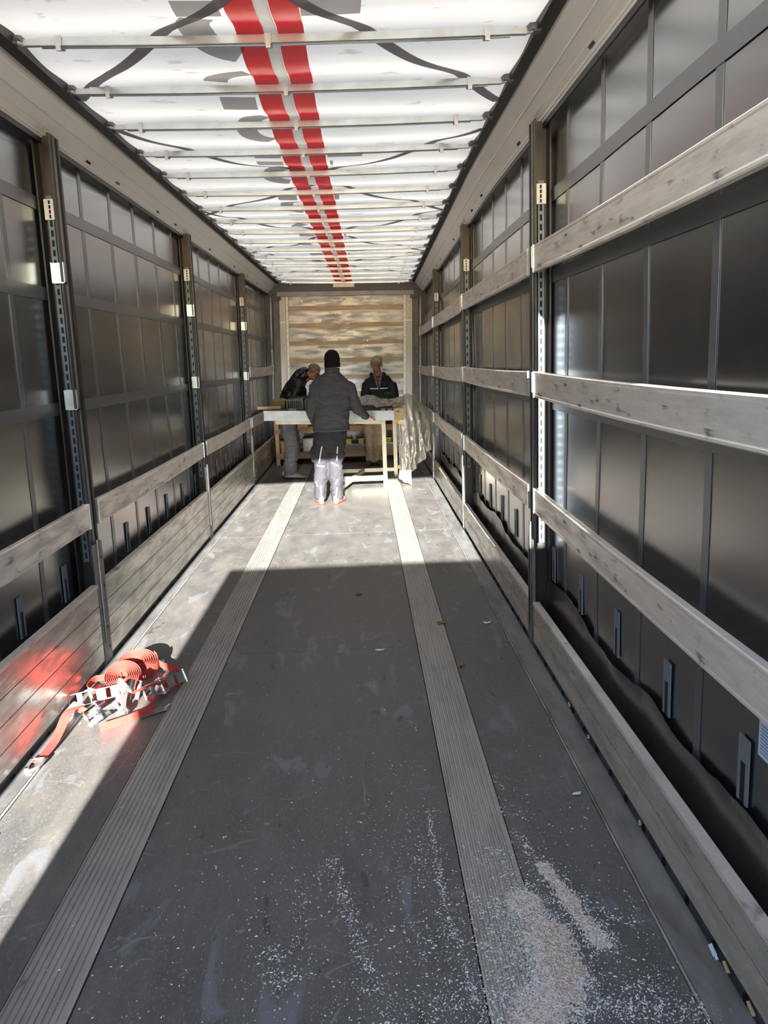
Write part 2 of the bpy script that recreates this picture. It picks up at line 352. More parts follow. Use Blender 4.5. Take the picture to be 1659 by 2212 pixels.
for y in (2.3, 2.9, 4.70, 4.78, 6.1, 8.04, 8.12):
    for x in (-1.12, -.80, -.50, -.12, .25, .52, .82, 1.08):
        if random.random() < .62: inst(_scm, 'floor_screw', floor, (x+random.uniform(-.015, .015), y+random.uniform(-.03, .03), .07))

# ---- lashing rails along both floor edges
_h = MB(); _h.tube([(-.003, 0, 0), (.003, 0, 0)], (.016, .011), 12, hint=(0, 1, 0))
_hm = _h.mesh('rail_hole', 'slit')
for s, nm, lb in ((-1, 'trim_1', 'perforated lashing rail below the tall left hand boards'), (1, 'trim_2', 'perforated lashing rail below the low right hand boards')):
    mb = MB(); mb.lbox(s*1.262 if s > 0 else -1.30, 1.30 if s > 0 else -1.262, Y0, YB, -.09, .026, 16)
    r = struct(mb.build(nm, 'post_steel', org=(s*1.28, 0, -.09)), lb, 'rail')
    y = Y0+.1
    while y < YB:
        inst(_hm, 'hole', r, (-s*.0195, y, .083)); y += .205

# ---- curtains with sewn straps
PK = MB()
for a in ((-.032, -.016, 0, .20), (.016, .032, 0, .20), (-.016, .016, .125, .20)): PK.box(-.003, .003, a[0], a[1], a[2], a[3])
PK.box(-.0015, .0015, -.016, .016, 0, .125, 1)
PKM = {}
M['pocket'] = mat('pocket', (.15, .17, .205), .5)
PKM = PK.mesh('strap_pocket', ['pocket', 'slit'])
for s, nm, lb in ((-1, 'wall_left', 'black tarpaulin side curtain with sewn grey straps behind the left posts'), (1, 'wall_right', 'black tarpaulin side curtain with sewn grey straps behind the three rows of slats')):
    rows = []
    def cx(y, z, s=s): return s*(1.36+.010*noise.noise(Vector((s*3, y*.55, z*.8)))+.004*noise.noise(Vector((9, y*1.7, z*2))))
    for y in np.linspace(Y0, YB-.01, 110):
        rows.append([(cx(y, z), y, z) for z in np.linspace(-.12, 2.93, 22)])
    mb = MB(); mb.sheet(rows, .004, nrm=(s, 0, 0))
    w = struct(mb.build(nm, 'curtain', wp=True, smooth=True, org=(s*1.36, Y0, -.12)), lb, 'curtain')
    def strip_on(y0, y1, z0, z1, n, off, name, m='strap'):
        q = MB()
        if n > 0: pts = [[(cx(y, z)-s*off, y, z) for y in (y0, y1)] for z in np.linspace(z0, z1, n)]
        else: pts = [[(cx(y, z)-s*off, y, z) for z in (z0, z1)] for y in np.linspace(y0, y1, -n)]
        q.sheet(pts, .002, nrm=(s, 0, 0)); return q.build(name, m, w, wp=True)
    base = 4.16 if s < 0 else 2.526; k = -6
    while base+.6*k < YB-.1:
        y = base+.6*k; k += 1
        if y < Y0+.05: continue
        strip_on(y-.026, y+.026, -.1, 2.9, 24, .003, 'vertical_strap')
        py = y-.315 if s < 0 else y-.345
        if py > Y0+.1:
            z = .455 if s < 0 else .41
            p = warp((cx(py, z)-s*.008, py, z)); inst(PKM, 'strap_pocket', w, Vector(p)-Vector((s*1.36, Y0, -.12)))
    for z in ((2.56, 2.10, 1.49) if s < 0 else (2.52, 2.10, 1.42)):
        strip_on(Y0, YB-.02, z-.034, z+.034, -60, .0055, 'horizontal_band')
    bays = [(Y0, 4.66), (4.80, 7.98), (8.12, 11.5)] if s > 0 else [(8.2, 11.45)]
    for bi, (ya, yb) in enumerate(bays):
        ph = bi*7.3+(20 if s < 0 else 0); rr = []
        for y in np.linspace(ya, yb, 150):
            top = (.40 if s > 0 else .30)+.055*noise.noise(Vector((ph, y*1.3, 0)))+.030*noise.noise(Vector((ph, y*3.6, 3)))+.008*noise.noise(Vector((ph, y*11, 3)))
            row = []
            for t in np.linspace(0, 1, 18):
                bul = .016*noise.noise(Vector((ph+5, y*1.3, t*.9)))*t+.006*noise.noise(Vector((ph+8, y*4, t*2)))*t
                row.append((s*(1.325+.012*t)-s*abs(bul)*.9+s*bul*.3, y, lerp(-.06, top, t)))
            rr.append(row)
        q = MB(); q.sheet(rr, .003, nrm=(s, 0, 0)); q.build('loose_flap', 'flap', w, wp=True, smooth=False)['label'] = 'glossy loose tarpaulin flap with a wavy top edge'
    if s > 0:
        q = MB(); q.box(1.349, 1.3505, 1.99, 2.10, .60, .705); st = q.build('notice_sticker', 'sticker', w); st['label'] = 'pale blue notice sticker with lines of small print'
        for i in range(9):
            q = MB(); q.box(1.3483, 1.349, 2.005+.02*(i % 3 == 2), 2.09, .612+i*.0098, .6155+i*.0098); q.build('print_line', 'ink', st)

# ---- roof rails
for s, nm, lb in ((-1, 'trim_3', 'grey stepped roof rail above the left curtain'), (1, 'trim_4', 'grey stepped roof rail above the right curtain')):
    prof = [(1.176, 3.046), (1.184, 3.036), (1.192, 3.030), (1.236, 2.988), (1.2395, 2.981), (1.2455, 2.981), (1.250, 2.975), (1.280, 2.938), (1.284, 2.936), (1.302, 2.914), (1.306, 2.905), (1.312, 2.905), (1.316, 2.895), (1.330, 2.895), (1.345, 2.93), (1.40, 2.93), (1.40, 3.10), (1.18, 3.10)]
    ys = np.linspace(Y0, YB-.02, 30); mb = MB(); n = len(prof)
    mb.add([(s*x, y, z) for y in ys for x, z in prof], [(i*n+j, i*n+(j+1) % n, (i+1)*n+(j+1) % n, (i+1)*n+j) for i in range(29) for j in range(n)]+[tuple(range(n)), tuple(29*n+j for j in range(n))[::-1]])
    r = struct(mb.build(nm, 'rail', wp=True, org=(s*1.3, Y0, 2.9)), lb, 'rail')
    q = MB(); q.lbox(*((1.118, 1.19) if s > 0 else (-1.19, -1.118)), Y0, YB-.06, 3.068, 3.125, 24); q.build('black_seal', 'black', r, wp=True)
    q = MB(); q.lbox(*sorted((s*1.318, s*1.328)), Y0, YB-.06, 2.868, 2.896, 24); q.build('curtain_track', 'dark_steel', r, wp=True)
    y = 1.9
    while y < YB-.5:
        q = MB(); q.bar((s*1.2935, y, 2.9235), (s*1.2935, y+.075, 2.9235), .014, .006, up=(-s*.77, 0, -.63)); q.build('rail_slot', 'slit' if random.random() < .4 else 'post_steel', r, wp=True); y += random.choice((.62, 1.1, 1.6))

# ---- bulkhead
mb = MB(); mb.box(-1.50, 1.50, YB, YB+.06, -.07, 3.25)
wb = struct(mb.build('wall_back', 'dark_steel', wp=True, org=(0, YB, -.07)), 'front bulkhead of scratched horizontal boards with brown bands between grey corner panels', 'wall')
zz = [.02, .26, .335, .56, .635, .80, .875, 1.09, 1.165, 1.385, 1.46, 1.69, 1.765, 2.00, 2.07, 2.305, 2.38, 2.60, 2.68, 2.85]
mm = ['plank_brown' if i % 2 else 'plank' for i in range(19)]
for i in range(len(zz)-1):
    br = mm[i] == 'plank_brown'
    xs = [-.985, .985] if br else [-.985, *sorted(random.sample([-.55, .1, .62, .8], 1)), .985]
    for a, b in zip(xs[:-1], xs[1:]):
        q = MB(); q.box(a+.001, b-.001, YB-(.016 if br else .019), YB, zz[i]+.001, zz[i+1]-.001); q.build('plank', mm[i], wb, wp=True)
for (u, z, l, h) in [(-.08, 2.53, .12, .007), (-.06, 2.48, .19, .012), (.10, 2.385, .12, .008), (.45, 2.40, .17, .008), (-.45, 2.42, .06, .012), (-.12, 2.37, .08, .008), (.03, 2.37, .07, .008), (.12, 2.24, .03, .02), (-.62, 2.13, .17, .008), (-.25, 2.13, .05, .022), (-.35, 2.16, .03, .016), (.30, 2.07, .03, .02), (.36, 2.06, .03, .03), (.30, 1.98, .05, .01), (.36, 1.98, .03, .01), (-.75, 2.76, .05, .02), (-.55, 2.755, .09, .012), (-.20, 2.76, .05, .012), (-.08, 2.79, .045, .022), (-.05, 2.725, .05, .03), (.05, 2.755, .10, .01), (.20, 2.76, .09, .012), (.33, 2.80, .02, .02), (-.93, 2.70, .022, .022), (-.93, 2.76, .02, .02), (.72, 2.47, .05, .012), (-.18, 2.54, .022, .016), (-.38, 2.06, .03, .01)]:
    q = MB(); n = 7; c = [(u+l/2*math.cos(2*PI*k/n)*random.uniform(.75, 1.1), YB-.0205, z+h/2*math.sin(2*PI*k/n)*random.uniform(.7, 1.1)) for k in range(n)]
    q.add(c+[(p[0], YB-.018, p[2]) for p in c], [tuple(range(n))]+[(k, (k+1) % n, n+(k+1) % n, n+k) for k in range(n)]); q.build('scrape', 'scrape', wb, wp=True)
for s in (-1, 1):
    a, b = sorted((s*1.03, s*1.135)); q = MB(); q.box(a, b, YB-.05, YB, .02, 2.85); cp = q.build('corner_panel', 'corner', wb, wp=True)
    q = MB(); q.box(a+.01, b-.006, YB-.053, YB-.05, 2.40, 2.408); q.build('panel_joint', 'scrape', cp, wp=True)
    a, b = sorted((s*.988, s*1.026)); q = MB(); q.box(a, b, YB-.035, YB, .02, 2.86); tr = q.build('cover_strip', 'silver', wb, wp=True)
    for z in np.arange(.3, 2.8, .12):
        q = MB(); q.box(s*1.007-.006, s*1.007+.006, YB-.038, YB-.035, z, z+.012); q.build('rivet', 'grime_post', tr, wp=True)
    a, b = sorted((s*1.137, s*1.235)); q = MB(); q.box(a, b, YB-.09, YB, .02, 2.86); q.build('corner_post', 'grime_post', wb, wp=True)
    q = MB(); q.tube([(s*1.275, YB-.12, .03), (s*1.275, YB-.12, 1.95)], .022, 12); q.tube([(s*1.275, YB-.12, 1.955), (s*1.275, YB-.12, 2.84)], .02, 12); q.build('corner_pipe', 'silver', wb, wp=True, smooth=True)
    q = MB(); q.box(*sorted((s*1.10, s*1.24)), YB-.14, YB-.09, 2.78, 2.86); q.box(*sorted((s*1.235, s*1.30)), YB-.15, YB-.06, 2.84, 2.885); q.build('corner_bracket', 'dark_steel', wb, wp=True)
q = MB(); q.box(-1.16, 1.16, YB-.15, YB, 2.845, 2.915); q.build('head_beam', 'head_beam', wb, wp=True)
q = MB(); q.box(-1.17, 1.17, YB-.11, YB, 2.915, 3.05); q.build('head_shadow_board', 'dark_steel', wb, wp=True)  # dark board put in for the shadow in the gap above the beam
q = MB(); q.box(-.205, .150, YB-.16, YB-.13, 2.985, 3.05); q.build('roof_end_plate', 'silver', wb, wp=True)
# rear frame of the trailer, beside and above the camera
mb = MB(); mb.box(-1.42, -1.236, Y0-.12, Y0, -.1, 3.12); mb.box(1.318, 1.42, Y0-.12, Y0, -.1, 3.12); mb.box(-1.335, 1.335, Y0-.12, Y0, 3.04, 3.12)
struct(mb.build('trim_5', 'rail', org=(0, Y0, -.1)), 'steel portal frame around the open rear end of the trailer', 'frame')
for s, nm, lb in ((-1, 'added_door_1', 'unseen tall rear door added in line with the left wall to cut side light'), (1, 'added_door_2', 'unseen tall rear door added in line with the right wall to cut side light')):
    mb = MB(); mb.box(*sorted((s*1.36, s*1.40)), Y0-1.36, Y0-.14, -.08, 3.08); d_ = struct(mb.build(nm, 'grime_post', org=(s*1.38, Y0-.14, -.08)), lb, 'door')  # unseen open doors, added to cut side light on the near floor
    for y in (Y0-.35, Y0-1.1):
        q = MB(); q.tube([(s*1.425, y, -.05), (s*1.425, y, 3.0)], .017, 10); q.build('lock_rod', 'silver', d_)
    for z in (.3, 1.5, 2.7):
        q = MB(); q.box(*sorted((s*1.345, s*1.415)), Y0-.20, Y0-.12, z, z+.1); q.build('hinge', 'dark_steel', d_)
# ============================================================ ROOF
NBOW = 17
BOWY = [3.90+.665*i for i in range(NBOW)]
ALLB = [Y0+.05]+[3.90-.665*k for k in (4, 3, 2, 1)]+BOWY+[YB-.1]
def tarp_z(x, y):
    i = max(k for k in range(len(ALLB)) if ALLB[k] <= y+1e-6) if y > ALLB[0] else 0
    i = min(i, len(ALLB)-2); t = (y-ALLB[i])/(ALLB[i+1]-ALLB[i]); t = min(1, max(0, t))
    sag = .042*math.sin(PI*t)**1.3*(1-.5*abs(x)/1.13)
    return 3.112-sag+.010*noise.noise(Vector((x*1.7, y*2.3, 4)))-.006*x
XC = sorted(set([round(float(v), 3) for v in np.linspace(-1.13, -.180, 12)]+[-.180, -.060, .0, .115]+[round(float(v), 3) for v in np.linspace(.115, 1.13, 12)]))
YS = []
for a, b in zip(ALLB[:-1], ALLB[1:]): YS += list(np.linspace(a, b, 11)[:-1])
YS = [Y0]+YS+[ALLB[-1], YB-.06]
mb = MB()
nb = len(XC)
mb.add([(x, y, tarp_z(x, y)) for y in YS for x in XC], [])
for i in range(len(YS)-1):
    for j in range(nb-1):
        xm = (XC[j]+XC[j+1])/2; mi = 1 if (-.18 < xm < -.06 or 0 < xm < .115) else 0
        mb.f.append((i*nb+j, (i+1)*nb+j, (i+1)*nb+j+1, i*nb+j+1)); mb.m.append(mi)
ceiling = struct(mb.build('ceiling', ['tarp', 'tarp_red'], wp=True, smooth=True, org=(0, Y0, 3.1)), 'white translucent roof tarpaulin with two red stripes sagging between the bows', 'roof')
def on_tarp(path, w, off, name, m, parent=None, steps=None):
    """a ribbon of width w following the underside of the tarpaulin along a path of (x, y)"""
    pts = []
    for (a, b) in zip(path[:-1], path[1:]):
        n = max(2, int(math.hypot(b[0]-a[0], b[1]-a[1])/.05))
        pts += [(lerp(a[0], b[0], t), lerp(a[1], b[1], t)) for t in np.linspace(0, 1, n+1)[:-1]]
    pts.append(path[-1]); rows = []
    for i, (x, y) in enumerate(pts):
        a = pts[max(i-1, 0)]; b = pts[min(i+1, len(pts)-1)]; t = Vector((b[0]-a[0], b[1]-a[1])).normalized(); n = Vector((-t.y, t.x))
        rows.append([(x+n.x*e*w/2, y+n.y*e*w/2, tarp_z(x+n.x*e*w/2, y+n.y*e*w/2)-off) for e in (-1, 0, 1)])
    q = MB(); q.sheet(rows, .0015, nrm=(0, 0, 1)); return q.build(name, m, parent or ceiling, wp=True, smooth=False)
on_tarp([(-.03, Y0+.02), (-.03, YB-.08)], .058, .006, 'centre_strap', 'roof_strap')['label'] = 'pale grey webbing strap between the red stripes'
# grey printed letters, seen from below
def arc(cx, cy, rx, ry, a0, a1, n=18): return [(cx+rx*math.cos(lerp(a0, a1, i/n)), cy+ry*math.sin(lerp(a0, a1, i/n))) for i in range(n+1)]
LET = [([(-.38, 3.60), (.36, 3.62)], .17), (arc(-.14, 3.88, .21, .26, -.2*PI, 1.2*PI), .14), (arc(-.12, 4.62, .26, .24, -.95*PI, -.45*PI), .12), ([(-.39, 4.84), (-.10, 4.85)], .18),
       (arc(-.13, 5.40, .20, .23, -.1*PI, -1.75*PI), .12), ([(-.37, 6.05), (.37, 6.07)], .12), ([(-.375, 6.29), (.16, 6.30)], .19), (arc(-.16, 6.72, .17, .16, .05*PI, 1.5*PI), .12),
       ([(-.36, 7.52), (.16, 7.53)], .18), (arc(-.13, 7.95, .20, .18, 0, 2*PI), .11), ([(-.35, 8.38), (.15, 8.39)], .15), ([(.22, 8.38), (.36, 8.38)], .15), (arc(-.12, 8.98, .21, .20, -.3*PI, 1.3*PI), .12),
       ([(-.35, 9.55), (.16, 9.55)], .16), (arc(-.12, 10.2, .21, .2, 0, 2*PI), .12), ([(-.35, 10.75), (.36, 10.75)], .15), ([(-.35, 11.3), (.16, 11.3)], .15), (arc(-.12, 11.9, .21, .2, 0, 1.6*PI), .12), ([(-.35, 12.5), (.36, 12.5)], .15), ([(-.35, 13.2), (.16, 13.2)], .15)]
for p, w in LET:
    # the red stripes and the strap are printed over the letters
    seg = []; cur = []
    dense = []
    for a, b in zip(p[:-1], p[1:]):
        n = max(1, int(math.hypot(b[0]-a[0], b[1]-a[1])/.02)); dense += [(lerp(a[0], b[0], t), lerp(a[1], b[1], t)) for t in np.linspace(0, 1, n+1)[:-1]]
    dense.append(p[-1])
    for q in dense:
        if -.185 < q[0] < .12:
            if len(cur) > 1: seg.append(cur)
            cur = []
        else: cur.append(q)
    if len(cur) > 1: seg.append(cur)
    for c in seg: on_tarp(c, w, .0035, 'printed_letter', 'tarp_grey')
# diagonal bracing straps
zig = [(1.12, 4.98), (.435, 3.99), (.0, 3.42)]
DG = [[(-.06, 3.36), (-.40, 3.80), (-.83, 4.33), (-1.12, 4.76)], [(.02, 3.36), (.20, 3.65), (.435, 3.99), (.86, 4.54), (1.12, 4.94)]]
for k in range(4):
    y0 = 5.25+k*2.72
    for s in (-1, 1):
        a = [(s*1.12, y0+.10+(.17 if s > 0 else 0)), (s*.83, y0+.62+(.06 if s > 0 else 0)), (s*.5, y0+1.02), (s*.16, y0+1.33), (s*.02, y0+1.45)]
        b = [(s*.02, y0+1.72), (s*.18, y0+1.9), (s*.40, y0+2.2), (s*.8, y0+2.62), (s*1.12, y0+3.0)]
        DG += [a, b]
for d in DG:
    if max(p[1] for p in d) < YB-.12: on_tarp(d, .045 if d[0][1] > 4 else .06, .010, 'bracing_strap', 'diag')
# bows
clip = MB(); clip.box(-.014, .014, -.027, -.0225, -.024, .020); clip.box(-.014, .014, .0225, .027, -.024, .020); clip.box(-.014, .014, -.027, .027, -.024, -.0195); clip.box(-.010, .010, -.031, -.0225, -.040, -.0195)
CLIP = clip.mesh('bow_clip', 'silver')
BT = MB(); pr = [(-.020, -.016), (-.016, -.019), (-.004, -.019), (-.003, -.0165), (.003, -.0165), (.004, -.019), (.016, -.019), (.020, -.016), (.020, .016), (.016, .018), (-.016, .018), (-.020, .016)]
n = len(pr); xs = [-1.005, -.5, 0, .5, 1.005]
BT.add([(x, a, b-.010*(1-(x/1.005)**2)) for x in xs for a, b in pr], [(i*n+j, (i+1)*n+j, (i+1)*n+(j+1) % n, i*n+(j+1) % n) for i in range(4) for j in range(n)]+[tuple(range(n)), tuple(4*n+j for j in range(n))[::-1]])
BTM = BT.mesh('bow_tube', 'galv')
EN = MB(); EN.box(0, .075, -.013, .013, -.013, .012); EN.tube([(.07, 0, -.002), (.10, 0, .004), (.115, -.004, .012)], [.013, .011, .008], 8); ENM = EN.mesh('bow_end', 'silver')
HK = MB(); HK.tube([(.075, 0, .004), (.095, -.004, .016), (.115, -.004, .018), (.132, 0, .008)], [.013, .019, .019, .012], 8, hint=(0, 0, 1)); HK.box(.104, .135, -.02, .02, -.006, .004); HKM = HK.mesh('carriage', 'post_steel', smooth=False)
for i, y in enumerate(BOWY):
    c = warp((0, y, 3.070)); l = warp((-1.0, y, 3.075)); r = warp((1.0, y, 3.065))
    ordn = ['nearest the open rear', 'second', 'third', 'fourth', 'fifth', 'sixth', 'seventh', 'eighth', 'ninth', 'tenth', 'eleventh', 'twelfth', 'thirteenth', 'fourteenth', 'fifteenth', 'sixteenth', 'seventeenth'][i]
    lb = 'galvanised roof bow, first under the white tarpaulin counting from its diagonal strap crossing' if i == 0 else 'galvanised roof bow, %s one counted along the tarpaulin towards the bulkhead' % ordn
    if i == 0: lb = 'galvanised roof bow farthest from the bulkhead, spanning under the white tarpaulin'
    if i == NBOW-1: lb = 'galvanised roof bow right beside the bulkhead, under the white tarpaulin'
    b = thing('roof_bow', c, lb, 'roof bow', 'galvanised bows carrying the roof tarpaulin')
    b.rotation_euler = (0, -math.atan2(r[2]-l[2], 2.0), 0)
    inst(BTM, 'tube', b, (0, 0, 0))
    for s in (-1, 1):
        inst(ENM, 'tube_end', b, (s*1.0, 0, 0), (0, 0, 0 if s > 0 else PI)); inst(HKM, 'carriage', b, (s*1.0, 0, 0), (0, 0, 0 if s > 0 else PI))
    for x in (-.925, -.03, .905): inst(CLIP, 'clip', b, (x+random.uniform(-.012, .012), 0, -.010*(1-x*x)))

# ============================================================ POSTS, SLATS AND BOARDS
ORD = ['first', 'second', 'third']
SLOT = MB(); SLOT.box(-.006, .006, -.0015, .0015, -.016, .016); SLOTM = SLOT.mesh('slot', 'slit')
def side_post(s, y, k):
    side = 'left' if s < 0 else 'right'
    o = thing('side_post', (s*1.30, y, 0), 'dark steel slotted pillar, %s from the open rear, %s' % (ORD[k], 'with tall boards beside it' if s < 0 else 'carrying three rows of slats'), 'post', 'pillars along the curtains')
    def b(x0, x1, ya, yb, z0, z1, nm, m, par=None, n=0):
        q = MB(); a, c = sorted((s*x0, s*x1))
        q.box(a, c, y+ya, y+yb, z0, z1); return q.build(nm, m, par or o, wp=True)
    b(1.262, 1.272, -.075, .075, .60, 2.905, 'inner_flange', 'dark_steel'); b(1.272, 1.345, -.012, .012, .0, 2.905, 'web', 'dark_steel')
    b(1.338, 1.347, -.09, .09, .0, 2.905, 'outer_flange', 'dark_steel')
    b(1.256, 1.262, -.030, -.012, .6, 2.90, 'edge_bead', 'post_steel'); b(1.256, 1.262, .030, .044, .6, 2.90, 'edge_bead', 'black')
    pr_ = b(1.285, 1.317, -.050, -.044, .62, 2.60, 'slotted_rail', 'perf_steel')
    z = .66
    while z < 2.56:
        w_ = Vector(warp((s*1.30, y-.0505, z))); inst(SLOTM, 'slot', pr_, w_-parent_world(o)); z += .05 if k == 0 else .075
    # slat brackets
    for z, kd in ((2.53, 1), (2.21, 0), (1.54, 0)):
        if kd: br = b(1.268, 1.326, -.062, -.050, z-.052, z+.052, 'hook_plate', 'silver')
        else:
            if s > 0 and k < 3: br = b(1.245, 1.292, -.060, -.050, z-.058, z+.052, 'slat_bracket', 'galv')
            else:
                q = MB(); a, c = sorted((s*1.25, s*1.318))
                q.box(a, c, y-.054, y-.050, z-.058, z+.05); q.box(a, a+.004, y-.082, y-.050, z-.058, z+.05); q.box(c-.004, c, y-.082, y-.050, z-.058, z+.05); q.box(a, c, y-.082, y-.050, z-.058, z-.052)
                br = q.build('slat_bracket', 'galv', o, wp=True)
        if kd:
            for dz in (-.036, -.012, .012, .036):
                w_ = Vector(warp((s*1.297, y-.0632, z+dz))); inst(SLOTM, 'slot', br, w_-parent_world(o)).scale = (.8, 1, .55)
    b(1.247, 1.262, -.062, .075, -.005, .72 if s < 0 else .64, 'foot_plate', 'post_steel'); b(1.240, 1.247, -.02, .012, .13 if s < 0 else .02, .74, 'lock_bar', 'post_steel')
    b(1.236, 1.240, -.006, .002, .12, .72, 'lock_groove', 'slit')
    for dz in (.08, .2, .45, .62): b(1.243, 1.247, .035, .048, dz, dz+.013, 'bolt', 'dark_steel')
    return o
for s in (-1, 1):
    for k, y in enumerate(POSTS[s]): side_post(s, y, k)

def slat(s, ya, yb, z, label, h=.14, m='alu'):
    x0, x1 = 1.250, 1.278; c = Vector(warp((s*1.264, (ya+yb)/2, z-h/2)))
    prof = [(x0+.004, -h/2), (x0, -h/2+.004), (x0, -h/2+.012), (x0+.0015, -h/2+.018), (x0+.0015, h/2-.018), (x0, h/2-.012), (x0, h/2-.004), (x0+.004, h/2), (x1, h/2), (x1, -h/2)]
    n = len(prof); ys = np.linspace(ya, yb, 8); q = MB()
    sag = lambda y: -.012*math.sin(PI*(y-ya)/(yb-ya))
    q.add([(s*x, y, z+e+sag(y)) for y in ys for x, e in prof], [(i*n+j, i*n+(j+1) % n, (i+1)*n+(j+1) % n, (i+1)*n+j) for i in range(7) for j in range(n)]+[tuple(range(n)), tuple(7*n+j for j in range(n))[::-1]])
    o = thing('insert_lath', c, label, 'lath', 'loose slats hung between the pillars')
    q.build('slat_profile', m, o, wp=True)
    q = MB(); q.box(*sorted((s*1.247, s*1.281)), yb-.018, yb+.004, z-h/2-.002, z+h/2+.002); q.build('end_cap', 'galv', o, wp=True)
    q = MB(); q.box(*sorted((s*1.247, s*1.281)), ya-.004, ya+.018, z-h/2-.002, z+h/2+.002); q.build('end_cap', 'galv', o, wp=True)
    return o
def board(s, ya, yb, z0, z1, npl, label):
    c = Vector(warp((s*1.27, (ya+yb)/2, z0))); o = thing('side_board', c, label, 'board', 'drop boards along the floor edges')
    h = (z1-z0-.018)/npl
    for k in range(npl):
        q = MB(); a, b = sorted((s*1.250, s*1.275)); q.lbox(a, b, ya, yb, z0+k*h+.0025, z0+(k+1)*h-.0025, 6); q.build('plank', 'alu_board', o, wp=True)
        q = MB(); a, b = sorted((s*1.256, s*1.272)); q.lbox(a, b, ya, yb, z0+k*h-.0025, z0+k*h+.0025, 6); q.build('joint', 'dark_steel', o, wp=True)
    q = MB(); a, b = sorted((s*1.244, s*1.282)); q.lbox(a, b, ya, yb, z1-.018, z1, 6); q.build('top_rim', 'alu', o, wp=True)
    return o
BN = ['in the bay by the open rear', 'between the first and second pillars from the rear', 'between the second and third pillars from the rear', 'in the bay next to the bulkhead']
for s in (-1, 1):
    e = [Y0]+POSTS[s]+[YB-.10]
    for k in range(4):
        ya, yb = e[k]+(.079 if k else .01), e[k+1]-.070
        if s > 0:
            for z, w_ in ((.872, 'lowest'), (1.525, 'middle'), (2.195, 'highest')):
                slat(s, ya, yb, z, 'scuffed aluminium slat, %s of three, %s' % (w_, BN[k]), m='alu')
            board(s, ya, yb, .030, .272, 2, 'low two-plank drop board %s' % BN[k])
        else:
            slat(s, ya, yb, .888, 'aluminium slat above tall boards, %s' % BN[k])
            if k == 3: slat(s, ya, yb, 1.585, 'short upper aluminium slat above tall boards, beside the bulkhead')
            board(s, ya, yb, .036, (.490, .482, .455, .44)[k], 4, 'tall four-plank drop board %s' % BN[k])
# ============================================================ THE YARD BEHIND THE TRAILER (casts the floor shadow)
mb = MB(); mb.box(-40, 40, -60, 40, -1.45, -1.25); struct(mb.build('ground', 'yard', org=(0, 0, -1.25)), 'bare concrete yard around the trailer', 'ground')
TX0, TX1, TY, TZ = -.87, 1.50, -.75, 2.135
t = thing('box_truck', ((TX0+TX1)/2, TY-3, -1.25), 'tall dark box truck parked in the yard behind the open trailer', 'truck')
mb = MB(); mb.box(TX0, TX1, TY-6, TY, -.25, TZ); mb.build('cargo_box', 'truck_white', t)
for a, b in ((TX0+.05, (TX0+TX1)/2-.01), ((TX0+TX1)/2+.01, TX1-.05)):
    mb = MB(); mb.box(a, b, TY, TY+.03, -.2, TZ-.06); dr = mb.build('rear_door', 'truck_white', t)
    mb = MB(); mb.tube([(a+.2, TY+.05, -.1), (a+.2, TY+.05, TZ-.2)], .015, 8); mb.build('lock_rod', 'silver', dr)
mb = MB(); mb.box(TX0+.3, TX1-.3, TY-8.2, TY-.1, -.65, -.25); mb.build('chassis', 'dark_steel', t)
mb = MB(); mb.box(TX0+.08, TX1-.08, TY-8.3, TY-6.1, -.6, 1.4); mb.build('cab', 'truck_blue', t)
mb = MB(); mb.box(TX0+.2, TX1-.2, TY-8.32, TY-8.3, .4, 1.2); mb.build('windscreen', 'glass', t)
for x in (TX0+.2, TX1-.2):
    for y in (TY-1.6, TY-7.2):
        mb = MB(); mb.tube([(x-.14, y, -.80), (x+.14, y, -.80)], .45, 24); mb.build('wheel', 'tyre', t)

# ============================================================ helpers for soft things
def catmull(pts, n=8):
    P_ = [Vector(p) for p in pts]; P_ = [2*P_[0]-P_[1]]+P_+[2*P_[-1]-P_[-2]]; out = []
    for i in range(1, len(P_)-2):
        for k in range(n):
            t = k/n; a, b, c, d = P_[i-1:i+3]
            out.append(.5*((2*b)+(c-a)*t+(2*a-5*b+4*c-d)*t*t+(3*b-a-3*c+d)*t**3))
    out.append(P_[-2]); return out
def ribbon(mb, pts, wd, w=.048, th=.0024, mi=0):
    """flat webbing along pts; wd = width direction (one vector or one per point)"""
    n = len(pts); W_ = wd if isinstance(wd, list) else [wd]*n; vs_ = []
    for i in range(n):
        t = (pts[min(i+1, n-1)]-pts[max(i-1, 0)]).normalized(); a = Vector(W_[i]); a = (a-t*a.dot(t)).normalized(); b = t.cross(a)
        for e, g in ((-1, -1), (1, -1), (1, 1), (-1, 1)): vs_.append(pts[i]+a*e*w/2+b*g*th/2)
    fs = [(i*4+j, i*4+(j+1) % 4, i*4+4+(j+1) % 4, i*4+4+j) for i in range(n-1) for j in range(4)]+[(3, 2, 1, 0), tuple((n-1)*4+j for j in range(4))]
    mb.add(vs_, fs, mi)

